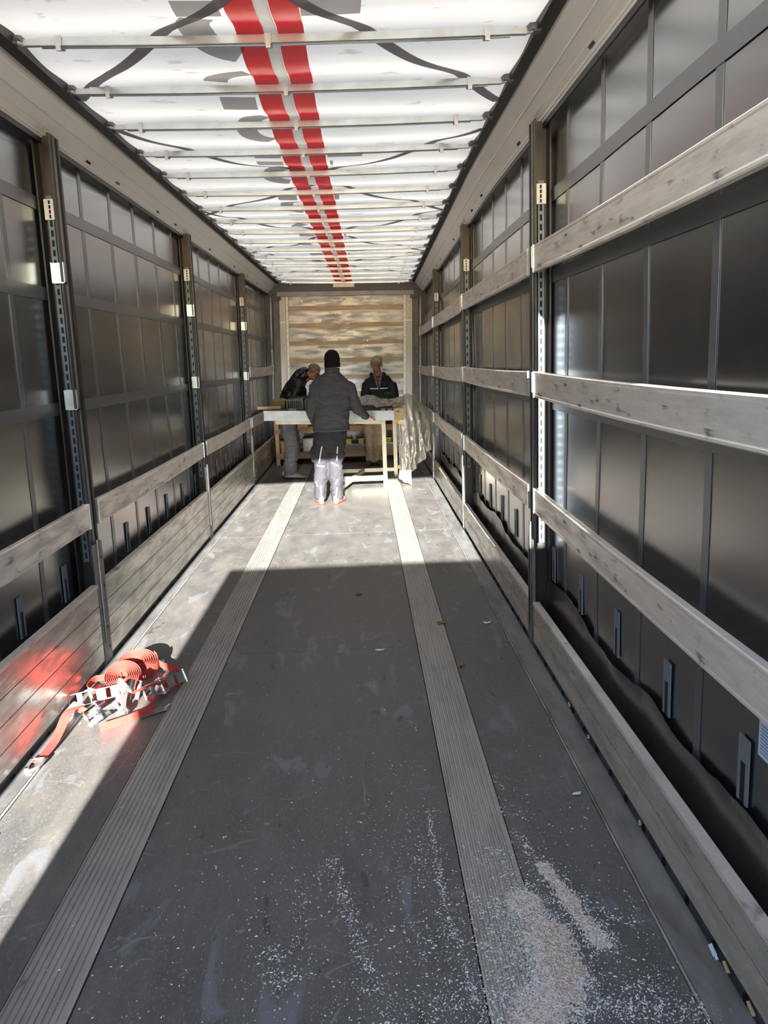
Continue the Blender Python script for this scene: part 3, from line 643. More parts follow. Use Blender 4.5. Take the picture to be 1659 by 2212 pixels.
# ============================================================ RATCHET STRAPS
def ratchet(parent, loc, rz, rx=0., ry=0., opn=.35, m='chrome'):
    R_ = Matrix.Rotation(rz, 3, 'Z') @ Matrix.Rotation(ry, 3, 'Y') @ Matrix.Rotation(rx, 3, 'X'); L_ = Vector(loc)
    def tf(q):
        q.v = [tuple(L_+R_ @ Vector(v)) for v in q.v]; return q
    q = MB()
    for e in (-1, 1):
        pr = [(-.115, -.016), (-.10, -.022), (.03, -.022), (.045, -.005), (.03, .020), (-.02, .024), (-.10, .004), (-.115, -.004)]
        q.add([(x, e*.031, z) for x, z in pr]+[(x, e*.034, z) for x, z in pr], [tuple(range(8)), tuple(range(15, 7, -1))]+[(k, (k+1) % 8, 8+(k+1) % 8, 8+k) for k in range(8)])
        q.tube([(.008, e*.036, 0), (.008, e*.040, 0)], .027, 14)
    q.tube([(.008, -.045, 0), (.008, .045, 0)], .011, 10); q.tube([(-.103, -.036, -.010), (-.103, .036, -.010)], .006, 8); q.box(-.06, -.035, -.031, .031, -.012, -.006)
    r = tf(q).build('ratchet', m, parent)
    q = MB(); c, s_ = math.cos(opn), math.sin(opn)
    for e in (-1, 1): q.bar((.008, e*.0275, 0), (.008+.155*c, e*.0275, .155*s_), .003, .026, up=(-s_, 0, c))
    q.tube([(.008+.15*c, -.036, .15*s_), (.008+.15*c, .036, .15*s_)], .012, 10); q.bar((.008+.10*c, 0, .10*s_), (.008+.165*c, 0, .165*s_), .056, .006, up=(-s_, 0, c)); q.bar((.008+.03*c, 0, .03*s_+.008), (.008+.075*c, 0, .075*s_+.008), .052, .004, up=(-s_, 0, c))
    tf(q).build('handle', m, r); return r
GRP = 'red ratchet straps heaped on the floor'
def V(*a): return Vector(a)
# strap with the hook, lying off the heap by the board
o = thing('ratchet_strap', (-1.197, 3.70, 0), 'short red strap with bright ratchet, its hook lying against the left board', 'strap', GRP)
q = MB(); p = catmull([(-1.122, 3.875, .055), (-1.150, 3.845, .085), (-1.172, 3.79, .082), (-1.175, 3.70, .048), (-1.177, 3.60, .022), (-1.184, 3.50, .014), (-1.194, 3.435, .016)], 7)
ribbon(q, p, (1, .1, .1)); q.build('webbing', 'red_web', o)
ratchet(o, (-1.087, 3.885, .040), math.radians(-62), rx=.5, opn=.15)
q = MB(); q.bar((-1.217, 3.925, .02), (-1.137, 3.868, .10), .060, .003, up=(.5, 0, .8)); q.tube([(-1.222, 3.945, .03), (-1.172, 3.90, .09)], .008, 8); q.build('lever_plate', 'chrome', o)
q = MB(); q.tube(catmull([(-1.217, 3.455, .02), (-1.217, 3.40, .014), (-1.200, 3.365, .012), (-1.177, 3.372, .014), (-1.162, 3.405, .018), (-1.158, 3.45, .022)], 5), .008, 8, hint=(0, 0, 1)); q.tube([(-1.220, 3.455, .02), (-1.158, 3.455, .022)], .006, 8); q.box(-1.215, -1.200, 3.358, 3.380, .004, .022); q.build('hook', 'chrome', o, smooth=True)
# coil at the back of the heap
def coil(c, axis, r0, r1, turns, tail, name_lb, start=0.):
    ax = Vector(axis).normalized(); u = ax.orthogonal().normalized(); v = ax.cross(u)
    n = int(turns*26); pts = [Vector(c)+(u*math.cos(start+2*PI*turns*i/n)+v*math.sin(start+2*PI*turns*i/n))*lerp(r0, r1, i/n) for i in range(n+1)]
    o_ = thing('ratchet_strap', (c[0], c[1], 0), name_lb, 'strap', GRP); q = MB()
    wd = [ax]*len(pts)
    if tail:
        ex = catmull([pts[-2], pts[-1]]+[Vector(t_) for t_ in tail], 8)[8:]
        wd += [ax]*len(ex); pts += ex
    ribbon(q, pts, wd); q.build('webbing', 'red_web', o_); return o_
o = coil((-1.015, 4.47, .065), (.05, -.42, 1), .028, .112, 7, [(-.90, 4.50, .05), (-.80, 4.44, .035), (-.745, 4.36, .03), (-.735, 4.28, .03), (-.78, 4.23, .035), (-.86, 4.25, .04)], 'red strap in a loose coil with a standing loop, back of the heap')
ratchet(o, (-.815, 4.155, .055), math.radians(55), rx=1.1, opn=.1)
o = coil((-1.045, 4.275, .062), (.10, -.62, 1), .022, .100, 8, [(-1.15, 4.36, .045), (-1.212, 4.33, .04), (-1.216, 4.22, .035), (-1.16, 4.16, .035), (-1.08, 4.14, .03)], 'red strap in a tight tilted coil, beside the long bright lever', start=1.2)
ratchet(o, (-1.150, 4.045, .055), math.radians(14), rx=1.15, ry=-.12, opn=.06)
# strap with two folded labels at the front of the heap
o = thing('ratchet_strap', (-.94, 3.93, 0), 'red strap folded flat over a standing ratchet at the front of the heap', 'strap', GRP)
q = MB(); ribbon(q, catmull([(-1.005, 3.735, .026), (-.95, 3.775, .027), (-.88, 3.83, .03), (-.82, 3.90, .036), (-.80, 3.955, .05), (-.835, 3.975, .075)], 7), (0, -.35, 1)); q.build('webbing', 'red_web', o)
q = MB(); ribbon(q, catmull([(-.965, 3.90, .075), (-.92, 3.945, .096), (-.87, 4.00, .105), (-.81, 4.06, .108), (-.79, 4.10, .09)], 7), (.35, -.75, .6)); q.build('webbing_end', 'red_web', o)['label'] = 'stitched strap end with a faint label'
ratchet(o, (-.965, 3.90, .045), math.radians(40), rx=.35, ry=-.15, opn=1.35)
q = MB(); q.tube([(-.945, 4.0, .05), (-.925, 4.05, .14)], .016, 10); q.tube([(-.90, 4.0, .05), (-.885, 4.05, .13)], .012, 10); q.build('ratchet_spool', 'chrome', o, smooth=True)
q = MB(); q.bar((-.88, 3.87, .010), (-.74, 3.97, .014), .045, .006); q.tube([(-.745, 3.945, .016), (-.735, 3.99, .016)], .011, 8); q.build('release_lever', 'chrome', o)

# ============================================================ WORK TABLE AND WHAT IS ON IT
TT = lambda x: 1.050-.034*(x+.0)      # height of the table rim across its width
t = thing('work_table', (-.13, 11.2, 0), 'cream steel table with a galvanised front apron, men working around it', 'table')
def seg(x0, x1, y0, y1, dz0, dz1, nm, m, par=None):
    q = MB(); q.add([(x0, y0, TT(x0)+dz0), (x1, y0, TT(x1)+dz0), (x1, y1, TT(x1)+dz0), (x0, y1, TT(x0)+dz0), (x0, y0, TT(x0)+dz1), (x1, y0, TT(x1)+dz1), (x1, y1, TT(x1)+dz1), (x0, y1, TT(x0)+dz1)],
                    [(0, 3, 2, 1), (4, 5, 6, 7), (0, 1, 5, 4), (1, 2, 6, 5), (2, 3, 7, 6), (3, 0, 4, 7)]); return q.build(nm, m, par or t)
seg(-.955, .690, 10.60, 10.606, -.123, 0, 'front_apron', 'zinc_sheet')
seg(-.955, -.949, 10.606, 11.90, -.123, 0, 'side_apron', 'zinc_sheet'); seg(.684, .690, 10.606, 11.90, -.123, 0, 'side_apron', 'zinc_sheet'); seg(-.949, .684, 11.894, 11.90, -.123, 0, 'rear_apron', 'zinc_sheet')
seg(-.949, .684, 10.606, 11.894, -.035, -.010, 'table_top', 'dark_board')
seg(-.845, .585, 10.93, 10.98, -.195, -.124, 'frame_rail', 'cream'); seg(-.845, .74, 11.83, 11.88, -.195, -.124, 'frame_rail', 'cream')
for x in (-.80, .53): seg(x, x+.05, 10.98, 11.83, -.195, -.124, 'cross_rail', 'cream')
for x, y in ((.560, 11.0), (.735, 11.86), (-.215, 11.86)):
    q = MB(); q.box(x-.026, x+.026, y-.026, y+.026, 0, TT(x)-.125); q.build('leg', 'cream', t)
q = MB(); q.box(-.045, .005, 10.33, 10.38, 0, .24); q.box(-.045, .005, 10.33, 11.0, .19, .24); q.build('outrigger', 'cream', t)
q = MB(); q.box(-.02, .534, 10.98, 11.02, .085, .148); q.build('stretcher', 'cream', t)
q = MB(); q.box(-.19, .709, 11.84, 11.88, .085, .135); q.build('stretcher', 'cream', t)
q = MB(); q.bar((.27, 11.84, .11), (-.02, 10.38, .10), .045, .045); q.build('brace', 'cream', t)
q = MB(); q.box(.255, .285, 11.835, 11.84, .085, .135); q.build('brace_plate', 'cream', t)
for x in (-.74, -.55): q = MB(); q.tube([(x, 10.95, .80), (x, 10.95, .89)], .012, 8); q.build('clamp_screw', 'chrome', t)
def tz(x): return TT(x)-.010
# things on the table
o = thing('wooden_batten', (-.965, 11.02, tz(-.95)), 'pale wooden batten sticking out over the table end', 'batten')
q = MB(); q.bar((-1.09, 11.02, tz(-1.09)+.022), (-.79, 11.10, tz(-.79)+.026), .07, .034); q.build('timber', 'wood_pale', o)
q = MB(); q.bar((-1.093, 11.019, tz(-1.09)+.022), (-1.09, 11.02, tz(-1.09)+.022), .066, .030); q.build('end_grain', 'wood', o)
o = thing('wooden_box', (-.82, 11.30, tz(-.82)), 'olive brown lidded box beside the black crates', 'box')
q = MB(); z0 = tz(-.92)+.045; q.box(-.91, -.735, 11.21, 11.42, z0, z0+.055); q.build('body', 'olive', o)
q = MB(); q.add([(-.925, 11.195, z0+.055), (-.720, 11.195, z0+.055), (-.720, 11.435, z0+.055), (-.925, 11.435, z0+.055), (-.885, 11.23, z0+.082), (-.76, 11.23, z0+.082), (-.76, 11.40, z0+.082), (-.885, 11.40, z0+.082)], [(0, 3, 2, 1), (4, 5, 6, 7), (0, 1, 5, 4), (1, 2, 6, 5), (2, 3, 7, 6), (3, 0, 4, 7)]); q.build('lid', 'olive', o)
q = MB(); q.box(-.90, -.745, 11.22, 11.41, tz(-.90), z0); q.build('plinth', 'dark_board', o)
for ci, (x0, lb) in enumerate(((-.70, 'black slotted plastic crate next to the olive box'), (-.465, 'black slotted plastic crate between its twin and the man in fleece'))):
    z0 = tz(x0); o = thing('plastic_crate', (x0+.11, 11.2, z0), lb, 'crate', 'black crates on the table')
    q = MB(); q.box(x0, x0+.22, 11.02, 11.42, z0, z0+.012); q.box(x0, x0+.22, 11.02, 11.03, z0+.115, z0+.13); q.box(x0, x0+.22, 11.41, 11.42, z0, z0+.13); q.box(x0, x0+.008, 11.02, 11.42, z0, z0+.13); q.box(x0+.212, x0+.22, 11.02, 11.42, z0, z0+.13); q.build('shell', 'black_plastic', o)
    for k in range(8):
        q = MB(); a = x0+.006+k*.0275; q.box(a, a+.012, 11.02, 11.03, z0+.012, z0+.115); q.build('slat', 'black_plastic', o)
    for k in range(9):
        q = MB(); a = x0+.03+random.random()*.16; b = 11.08+random.random()*.28; q.tube([(a, b, z0+.012), (a+random.uniform(-.03, .03), b+random.uniform(-.03, .03), z0+random.uniform(.10, .145))], .009, 7); q.build('fitting', random.choice(['grey_plastic', 'dark_steel', 'post_steel']), o)
o = thing('marker_pen', (-.60, 10.72, tz(-.6)), 'small blue capped tool lying on the table front edge', 'tool')
q = MB(); q.box(-.645, -.575, 10.70, 10.735, tz(-.6), tz(-.6)+.035); q.build('body', 'blue', o); q = MB(); q.box(-.575, -.55, 10.705, 10.73, tz(-.6)+.004, tz(-.6)+.028); q.build('tip', 'blue', o)
for i, (x, lb) in enumerate(((.53, 'small lilac grey fitting on the table rim near the gripping hand'), (.615, 'small lilac grey fitting on the table rim next to the cardboard box'))):
    o = thing('metal_fitting', (x+.025, 10.72, tz(x)), lb, 'fitting', 'fittings on the table rim')
    q = MB(); q.box(x, x+.05, 10.70, 10.75, tz(x), tz(x)+.026); q.build('block', 'purple_grey', o); q = MB(); q.tube([(x+.02, 10.699, tz(x)+.014), (x+.02, 10.695, tz(x)+.014)], .007, 8); q.build('bore', 'dark_steel', o)
o = thing('cardboard_box', (.78, 10.95, .89), 'open cardboard carton on brackets at the table end under the foil', 'box')
q = MB(); q.box(.694, .815, 10.72, 11.3, .895, 1.045); q.build('carton', 'card', o); q = MB(); q.box(.725, .765, 10.718, 10.72, 1.0, 1.012); q.build('hand_slot', 'slit', o)
q = MB(); q.box(.692, .80, 11.0, 11.1, .865, .895); q.build('bracket', 'cream', o)
# green cloth and clear foil
o = thing('green_glove', (.655, 11.62, 1.05), 'dark green work glove lying on the foil heap', 'glove')
q = MB(); q.ell((.655, 11.60, 1.17), (.05, .06, .04)); 
for k in range(4): q.tube([(.625+.02*k, 11.56, 1.18), (.615+.024*k, 11.52, 1.215+.008*(k % 2)), (.61+.027*k, 11.50, 1.19)], .011, 8, dome=True)
q.tube([(.70, 11.58, 1.16), (.725, 11.54, 1.15)], .012, 8, dome=True)
q.tube([(.655, 11.62, 1.03), (.655, 11.60, 1.15)], [.045, .04], 10); q.build('glove_body', 'green', o, smooth=True)
q = MB(); q.tube([(.655, 11.62, 1.035), (.655, 11.62, 1.055)], .049, 12); q.build('cuff', 'black_plastic', o)

def foil_h(x, y):
    h = tz(x)+.05+.085*math.exp(-((y-11.55)/.3)**2)*(1-.4*math.exp(-((x-.65)/.1)**2))+.05*noise.noise(Vector((x*6, y*3, 1)))+.03*abs(noise.noise(Vector((x*4+3, y*11, 2))))+.02*noise.noise(Vector((x*16, y*14, 5)))
    return max(h, tz(x)+.012)
o = thing('plastic_sheet', (.85, 11.1, 0), 'crumpled clear plastic sheet draped over the table end and hanging down', 'plastic sheet')
mb = MB(); rows = []
for y in np.linspace(10.86, 12.02, 60):
    rows.append([(x, y+.03*noise.noise(Vector((x*5, y, 7))), foil_h(x, y)) for x in np.linspace(.10+.05*math.sin(y*9), .86, 60)])
mb.sheet(rows, .0015, nrm=(0, 0, 1)); mb.build('top_fold', 'foil', o, smooth=True)
UX = [0, .10, .22, .32, .45, .6, .75, .88, 1.0]
XT = [.745, .765, .80, .83, .87, .92, .97, 1.02, 1.06]; ZT = [1.055, 1.10, 1.16, 1.195, 1.21, 1.20, 1.17, 1.13, 1.08]; YT = [10.90, 10.92, 10.98, 11.05, 11.15, 11.28, 11.45, 11.62, 11.78]
XBm = [.735, .79, .885, .90, .98, 1.07, 1.14, 1.215, 1.235]; ZBm = [.10, .045, .012, .16, .25, .31, .43, .50, .53]; YBm = [11.02, 11.0, 10.98, 11.02, 11.05, 11.08, 11.12, 11.18, 11.28]
rows = []
for i in range(90):
    u = i/89; row = []
    xt, zt, yt, xb, zb, yb = (ipl(u, UX, A) for A in (XT, ZT, YT, XBm, ZBm, YBm))
    for j in range(54):
        v = j/53; bul = math.sin(PI*min(1, v*1.15)*.9)*(.02+.13*u)
        f = .030*math.sin(u*34+2.5*noise.noise(Vector((u*4, v*2, 0))))*(.25+.75*v)+.022*noise.noise(Vector((u*11, v*5, 3)))+.010*noise.noise(Vector((u*30, v*18, 9)))
        zz_ = lerp(zt, zb, v)+bul*.35+.012*noise.noise(Vector((u*25, 0, 4)))*v
        row.append((min(1.243, lerp(xt, xb, v**(.75))+bul*.55+f*.35), lerp(yt, yb, v**.6)-f-.05*math.sin(PI*v)*(1-u), max(.004, zz_)))
    rows.append(row)
mb = MB(); mb.sheet(rows, .0012, nrm=(.3, -1, .1)); mb.build('hanging_fold', 'foil', o, smooth=True)
for x, y, z, r in ((.765, 10.885, .86, .022), (.748, 10.97, .26, .018)):
    q = MB(); q.add([(x-r, y, z-r*1.3), (x+r*.6, y-.004, z-r*1.5), (x+r, y-.006, z+r*.9), (x-r*.7, y, z+r*1.4), (x-r, y+.003, z-r*1.3), (x+r*.6, y, z-r*1.5), (x+r, y-.003, z+r*.9), (x-r*.7, y+.003, z+r*1.4)], [(0, 1, 2, 3), (7, 6, 5, 4), (0, 4, 5, 1), (1, 5, 6, 2), (2, 6, 7, 3), (3, 7, 4, 0)]); q.build('tape_tag', 'yellow', o)['label'] = 'yellow adhesive tag'

# ============================================================ WOODEN RACK BY THE BULKHEAD
t = thing('storage_rack', (-.15, 14.1, 0), 'low wooden rack loaded with parts in front of the bulkhead', 'rack')
for x in (-1.13, .80):
    for y in (13.72, 14.42):
        q = MB(); q.box(x-.03, x+.03, y-.025, y+.025, 0, .78); q.build('upright', 'wood_pale', t)
for z in (.10, .51):
    q = MB(); q.box(-1.16, .83, 13.69, 13.715, z, z+.075); q.build('front_rail', 'wood', t)
    for k in range(5):
        q = MB(); q.box(-1.16, .83, 13.72+k*.145, 13.72+k*.145+.125, z+.075, z+.095); q.build('shelf_board', 'wood', t)
def bx(name, x0, x1, y0, y1, z0, z1, m, lb, cat, lid=None, group=None):
    o = thing(name, ((x0+x1)/2, (y0+y1)/2, z0), lb, cat, group); q = MB(); q.box(x0, x1, y0, y1, z0, z1-(.02 if lid else 0)); q.build('body', m, o)
    if lid: q = MB(); q.box(x0-.008, x1+.008, y0-.008, y1+.008, z1-.02, z1); q.build('rim', lid, o)
    return o
bx('parts_tray', -.05, .30, 13.75, 14.3, .195, .30, 'grey_plastic', 'grey plastic tray on the lower rack shelf beside the beige trousers', 'tray', 'post_steel')
bx('parts_tray', .48, .78, 13.75, 14.3, .195, .30, 'grey_plastic', 'grey plastic tray on the lower rack shelf near the hanging foil', 'tray', 'post_steel')
for i, (x, lb) in enumerate(((.0, 'small yellow carton on the grey tray, farther from the beige trousers'), (.20, 'small yellow carton on the grey tray, touching the beige trousers'), (.66, 'small yellow carton on the tray near the foil'))):
    bx('yellow_carton', x, x+.085, 13.77, 13.9, .30, .385, 'yellow', lb, 'carton', 'black_plastic')
bx('brown_crate', -1.08, -.80, 13.76, 14.2, .195, .40, 'wood', 'brown wooden crate at the rack end on the lower shelf', 'crate', 'dark_board')
bx('dark_crate', -.72, -.30, 13.8, 14.3, .195, .42, 'black_plastic', 'black bin on the lower rack shelf behind the grey trousers', 'bin', 'grey_plastic')
bx('timber_block', -.98, -.62, 13.76, 14.2, .605, .70, 'wood_pale', 'pale timber block on the upper rack shelf', 'block', 'wood')
bx('parts_carton', -.52, -.12, 13.78, 14.3, .605, .78, 'dark_board', 'dark brown carton on the upper rack shelf', 'carton', 'card')
o = thing('wrapped_bundle', (.40, 14.0, .605), 'brown bundle wrapped in clear foil on the upper rack shelf', 'bundle')
q = MB(); q.tube([(.0, 13.95, .70), (.05, 13.95, .70), (.4, 13.95, .70), (.72, 13.95, .69), (.78, 13.95, .69)], [(.07, .09), (.09, .17), (.095, .18), (.09, .17), (.06, .08)], 16, hint=(0, 0, 1)); q.build('roll', 'dark_board', o, smooth=True)
q = MB(); rows = []
for a in np.linspace(0, 2*PI, 40):
    rows.append([(x, 13.95+(.19+.012*noise.noise(Vector((x*9, a*3, 0))))*math.cos(a), .705+(.103+.012*noise.noise(Vector((x*11, a*4, 3))))*math.sin(a)) for x in np.linspace(.0, .78, 40)])
q.sheet(rows); q.build('wrapping', 'foil', o, smooth=True)
q = MB(); ribbon(q, catmull([(.12, 13.74, .66), (.13, 13.715, .58), (.12, 13.70, .48), (.14, 13.69, .38)], 6), (1, .2, 0), .05, .002); q.build('loose_end', 'foil', o)
# ============================================================ PEOPLE
def remesh(mb, name, mats, parent, voxel=.008, smooth=6, fold=0., fscale=9., stretch=(1, 1, 1), inflate=0., paint=None):
    """one continuous skin around the overlapping limbs in mb"""
    org = parent_world(parent); me = mb.mesh(name, mats, org); o = D.objects.new(name, me); COL.objects.link(o)
    r = o.modifiers.new('r', 'REMESH'); r.mode = 'VOXEL'; r.voxel_size = voxel
    if smooth: sm = o.modifiers.new('s', 'SMOOTH'); sm.factor = .5; sm.iterations = smooth
    dg = bpy.context.evaluated_depsgraph_get(); dg.update()
    m2 = D.meshes.new_from_object(o.evaluated_get(dg)); o.modifiers.clear(); o.data = m2; m2.name = name
    n = len(m2.vertices); co = np.empty(n*3); nr = np.empty(n*3)
    m2.vertices.foreach_get('co', co); m2.vertices.foreach_get('normal', nr); co = co.reshape(-1, 3); nr = nr.reshape(-1, 3)
    if fold:
        d = np.array([noise.noise(Vector((c[0]*fscale*stretch[0]+3, c[1]*fscale*stretch[1], c[2]*fscale*stretch[2])))+.5*noise.noise(Vector((c[0]*fscale*2.3*stretch[0], c[1]*fscale*2.3, c[2]*fscale*2.3*stretch[2]+7))) for c in co])
        co = co+nr*(d*fold)[:, None]
    m2.vertices.foreach_set('co', co.ravel())
    m2.polygons.foreach_set('use_smooth', [True]*len(m2.polygons))
    m2.materials.clear()
    for m in (mats if isinstance(mats, (list, tuple)) else [mats]): m2.materials.append(M[m])
    idx = [0]*len(m2.polygons)
    if paint:
        for p in m2.polygons: idx[p.index] = paint(p.center+org)
    m2.polygons.foreach_set('material_index', idx)
    m2.update(); o.parent = parent; o['_w'] = tuple(org); return o

def hand(mb, wrist, fwd, palm_n, side, L=.185, curl=.9, spread=.9, thumb_side=1):
    """palm and five fingers; fwd = wrist to knuckles, palm_n = out of the palm, curl bends towards palm_n"""
    w = Vector(wrist); f = Vector(fwd).normalized(); n = Vector(palm_n); n = (n-f*n.dot(f)).normalized(); s = f.cross(n)*thumb_side
    pl = L*.52
    mb.tube([w-f*.02, w+f*pl*.35, w+f*pl*.8, w+f*pl], [(.025, .018), (.038, .015), (.042, .014), (.038, .012)], 12, hint=tuple(s))
    for k in range(4):
        b = w+f*pl*(.97-.03*abs(k-1.4))+s*(.030-.020*k)
        ln = L*(.44, .49, .46, .36)[k]; c1 = curl*(.55+.12*k*.3); p = [b-f*.015, b]; d = f.copy()
        for j, fr in enumerate((.45, .30, .25)):
            ang = c1*(.5, .9, .7)[j]; d = (Matrix.Rotation(ang, 3, s*thumb_side*(-1) if False else f.cross(n)) @ d) if False else (d*math.cos(ang)+n*math.sin(ang)).normalized() if j == 0 else (d*math.cos(ang*.7)+(n-d*n.dot(d)).normalized()*math.sin(ang*.7)).normalized()
            p.append(p[-1]+d*ln*fr)
        mb.tube(p, [.0095, .0095, .0088, .008, .0068], 8, dome=True)
    tb = w+f*pl*.28+s*.032; td = (f*.55+s*.75+n*.35).normalized(); t2 = (f*.85+s*.30+n*.45).normalized()
    mb.tube([tb-s*.015, tb+td*.035, tb+td*.035+t2*.032, tb+td*.035+t2*.056], [.014, .012, .0105, .008], 8, dome=True)

def head(mb, c, fwd, up=(0, 0, 1), k=1.0, ears=True, nose=True):
    """cranium, jaw, nose, brow, ears; c = middle of the head"""
    c = Vector(c); f = Vector(fwd).normalized(); u = Vector(up); u = (u-f*u.dot(f)).normalized(); s = f.cross(u)
    R_ = Matrix((s, f, u)).transposed()
    def P_(a, b, d): return c+(s*a+f*b+u*d)*k
    mb.ell(P_(0, -.008, .030), (.076*k, .094*k, .086*k), rot=R_); mb.ell(P_(0, .022, -.040), (.062*k, .066*k, .075*k), rot=R_); mb.ell(P_(0, .050, -.082), (.036*k, .036*k, .028*k), rot=R_)
    mb.tube([P_(-.045, .070, .022), P_(0, .086, .026), P_(.045, .070, .022)], .012*k, 8, dome=True)
    mb.ell(P_(-.042, .058, -.022), (.024*k, .022*k, .020*k), rot=R_); mb.ell(P_(.042, .058, -.022), (.024*k, .022*k, .020*k), rot=R_)
    if nose: mb.tube([P_(0, .083, .018), P_(0, .098, -.008), P_(0, .106, -.028), P_(0, .084, -.036)], [.009*k, .011*k, .0145*k, .012*k], 8, dome=True); 
    mb.tube([P_(-.026, .074, -.060), P_(0, .086, -.058), P_(.026, .074, -.060)], .0085*k, 8, dome=True); mb.tube([P_(-.022, .072, -.071), P_(0, .083, -.072), P_(.022, .072, -.071)], .0085*k, 8, dome=True)
    if ears:
        for e in (-1, 1): mb.ell(P_(e*.079, -.006, -.008), (.010*k, .020*k, .032*k), rot=R_)
    return P_
def face_parts(P_, parent, k=1.0):
    for e in (-1, 1):
        q = MB(); q.ell(P_(e*.032, .072, .002), (.013*k, .010*k, .0055*k), 10, 6); q.build('eye', 'eye', parent, smooth=True)
        q = MB(); q.tube([P_(e*.050, .074, .024), P_(e*.032, .086, .029), P_(e*.014, .087, .026)], .0042*k, 6, dome=True); q.build('eyebrow', 'stubble', parent, smooth=True)
    q = MB(); q.tube([P_(-.023, .079, -.0655), P_(0, .0905, -.0645), P_(.023, .079, -.0655)], .0035*k, 6, dome=True); q.build('mouth', 'lip', parent, smooth=True)

# ---- man in dark fleece, seen from behind
t = thing('person', (-.14, 9.82, 0), 'person in black knit cap, grey fleece and work trousers, back turned, gripping the table', 'person')
HC = (-.035, 9.905, 1.668)
q = MB(); head(q, HC, (.10, 1, -.18)); q.tube([(-.045, 9.865, 1.40), (-.042, 9.880, 1.50), (-.038, 9.893, 1.60)], [.07, .060, .060], 14)
q.tube([(-.08, 9.84, .90), (-.07, 9.85, 1.15), (-.05, 9.86, 1.36)], [(.15, .10), (.145, .10), (.16, .09)], 16)
SH = {-1: (-.250, 9.865, 1.368), 1: (.150, 9.865, 1.368)}
ELB = {-1: (-.318, 9.845, 1.105), 1: (.232, 9.930, 1.105)}; WR = {-1: (-.275, 10.085, .955), 1: (.335, 10.385, .985)}
for e in (-1, 1): q.tube([(0-.05+e*.08, 9.865, 1.38), SH[e], ELB[e], WR[e]], [.06, .05, .040, .028], 12, dome=True)
KN = {-1: (-.222, 9.87, .475), 1: (-.062, 9.86, .475)}; AN = {-1: (-.252, 9.85, .09), 1: (-.048, 9.83, .09)}
for e in (-1, 1): q.tube([(-.085+e*.085, 9.84, .93), KN[e], AN[e]], [.085, .055, .04], 12, dome=True)
hand(q, WR[1], (.62, .80, -.12), (-.15, .1, -1), 1, curl=.75, thumb_side=-1); hand(q, WR[-1], (.25, .9, -.1), (.9, -.2, -.3), -1, curl=.6)
remesh(q, 'body', 'skin', t, voxel=.0065, smooth=3)
# fleece
q = MB(); q.tube([(-.083, 9.835, .872), (-.083, 9.835, .90), (-.080, 9.838, .98), (-.072, 9.845, 1.10), (-.062, 9.855, 1.24), (-.055, 9.865, 1.37), (-.052, 9.868, 1.44), (-.049, 9.870, 1.485), (-.046, 9.874, 1.52), (-.045, 9.876, 1.545)], [(.212, .142), (.218, .146), (.212, .145), (.208, .142), (.226, .142), (.244, .132), (.226, .122), (.172, .108), (.112, .094), (.088, .084)], 28)
for e in (-1, 1):
    S, E_, W_ = Vector(SH[e]), Vector(ELB[e]), Vector(WR[e])
    q.tube([Vector((-.05+e*.06, 9.865, 1.41)), Vector((-.05+e*.13, 9.865, 1.40)), S, S.lerp(E_, .5), E_, E_.lerp(W_, .5), W_.lerp(E_, .02)], [.07, .072, .076, .071, .065, .057, .045], 16, dome=True)
def fold_arm(p): return 0
remesh(q, 'fleece_jacket', 'fleece', t, voxel=.010, smooth=5, fold=.014, fscale=7, stretch=(1, 1, 2.2))
q = MB(); q.tube([(-.045, 9.876, 1.520), (-.043, 9.880, 1.545), (-.040, 9.886, 1.594)], [(.096, .090), (.089, .086), (.089, .087)], 24, cap=False); q.tube([(-.040, 9.886, 1.595), (-.043, 9.880, 1.54)], [(.083, .081), (.082, .080)], 24, cap=False)
cl = q.build('collar', 'fleece', t, smooth=True)
q = MB(); q.ell((-.058, 9.7975, 1.556), (.012, .003, .009)); q.build('red_mark', 'sole_red', cl, smooth=True)
q = MB(); W_ = Vector(WR[1]); E_ = Vector(ELB[1]); q.tube([W_.lerp(E_, .10), W_.lerp(E_, -.02)], [.047, .043], 16); q.build('cuff', 'fleece', t, smooth=True)
q = MB(); q.tube([(-.083, 9.835, .866), (-.083, 9.835, .895)], [(.216, .146), (.221, .150)], 28); q.build('hem_band', 'fleece', t, smooth=True)
# trousers
q = MB(); q.tube([(-.088, 9.84, .95), (-.092, 9.84, .86), (-.10, 9.845, .76), (-.108, 9.85, .70)], [(.19, .125), (.196, .130), (.190, .128), (.15, .10)], 24, dome=True)
for e in (-1, 1):
    K, A = Vector(KN[e]), Vector(AN[e]); H = Vector((-.10+e*.090, 9.845, .84))
    q.tube([H, H.lerp(K, .35), H.lerp(K, .7), K, K.lerp(A, .4), K.lerp(A, .75), A-Vector((0, 0, .035))], [(.10, .12), (.108, .118), (.098, .104), (.086, .095), (.084, .098), (.076, .092), (.070, .085)], 20)
for e, x in ((-1, -.315), (1, .035)): q.ell((x, 9.845, .60), (.030, .075, .10))
tr = remesh(q, 'trousers', 'trouser', t, voxel=.009, smooth=4, fold=.013, fscale=9, stretch=(1, 1, 1.6))
def legpt(e, z, side):    # a point on the back of a trouser leg
    K, A = Vector(KN[e]), Vector(AN[e]); H = Vector((-.10+e*.090, 9.845, .84))
    c = H.lerp(K, (H.z-z)/(H.z-K.z)) if z > K.z else K.lerp(A, (K.z-z)/(K.z-A.z))
    r = ipl(z, [.05, .2, .33, .475, .6, .72, .84], [.085, .092, .098, .095, .104, .118, .12]); rx = ipl(z, [.05, .2, .33, .475, .6, .72, .84], [.070, .076, .084, .086, .098, .108, .10])
    return Vector((c.x+rx*math.sin(side), c.y-r*math.cos(side)-.004, z))
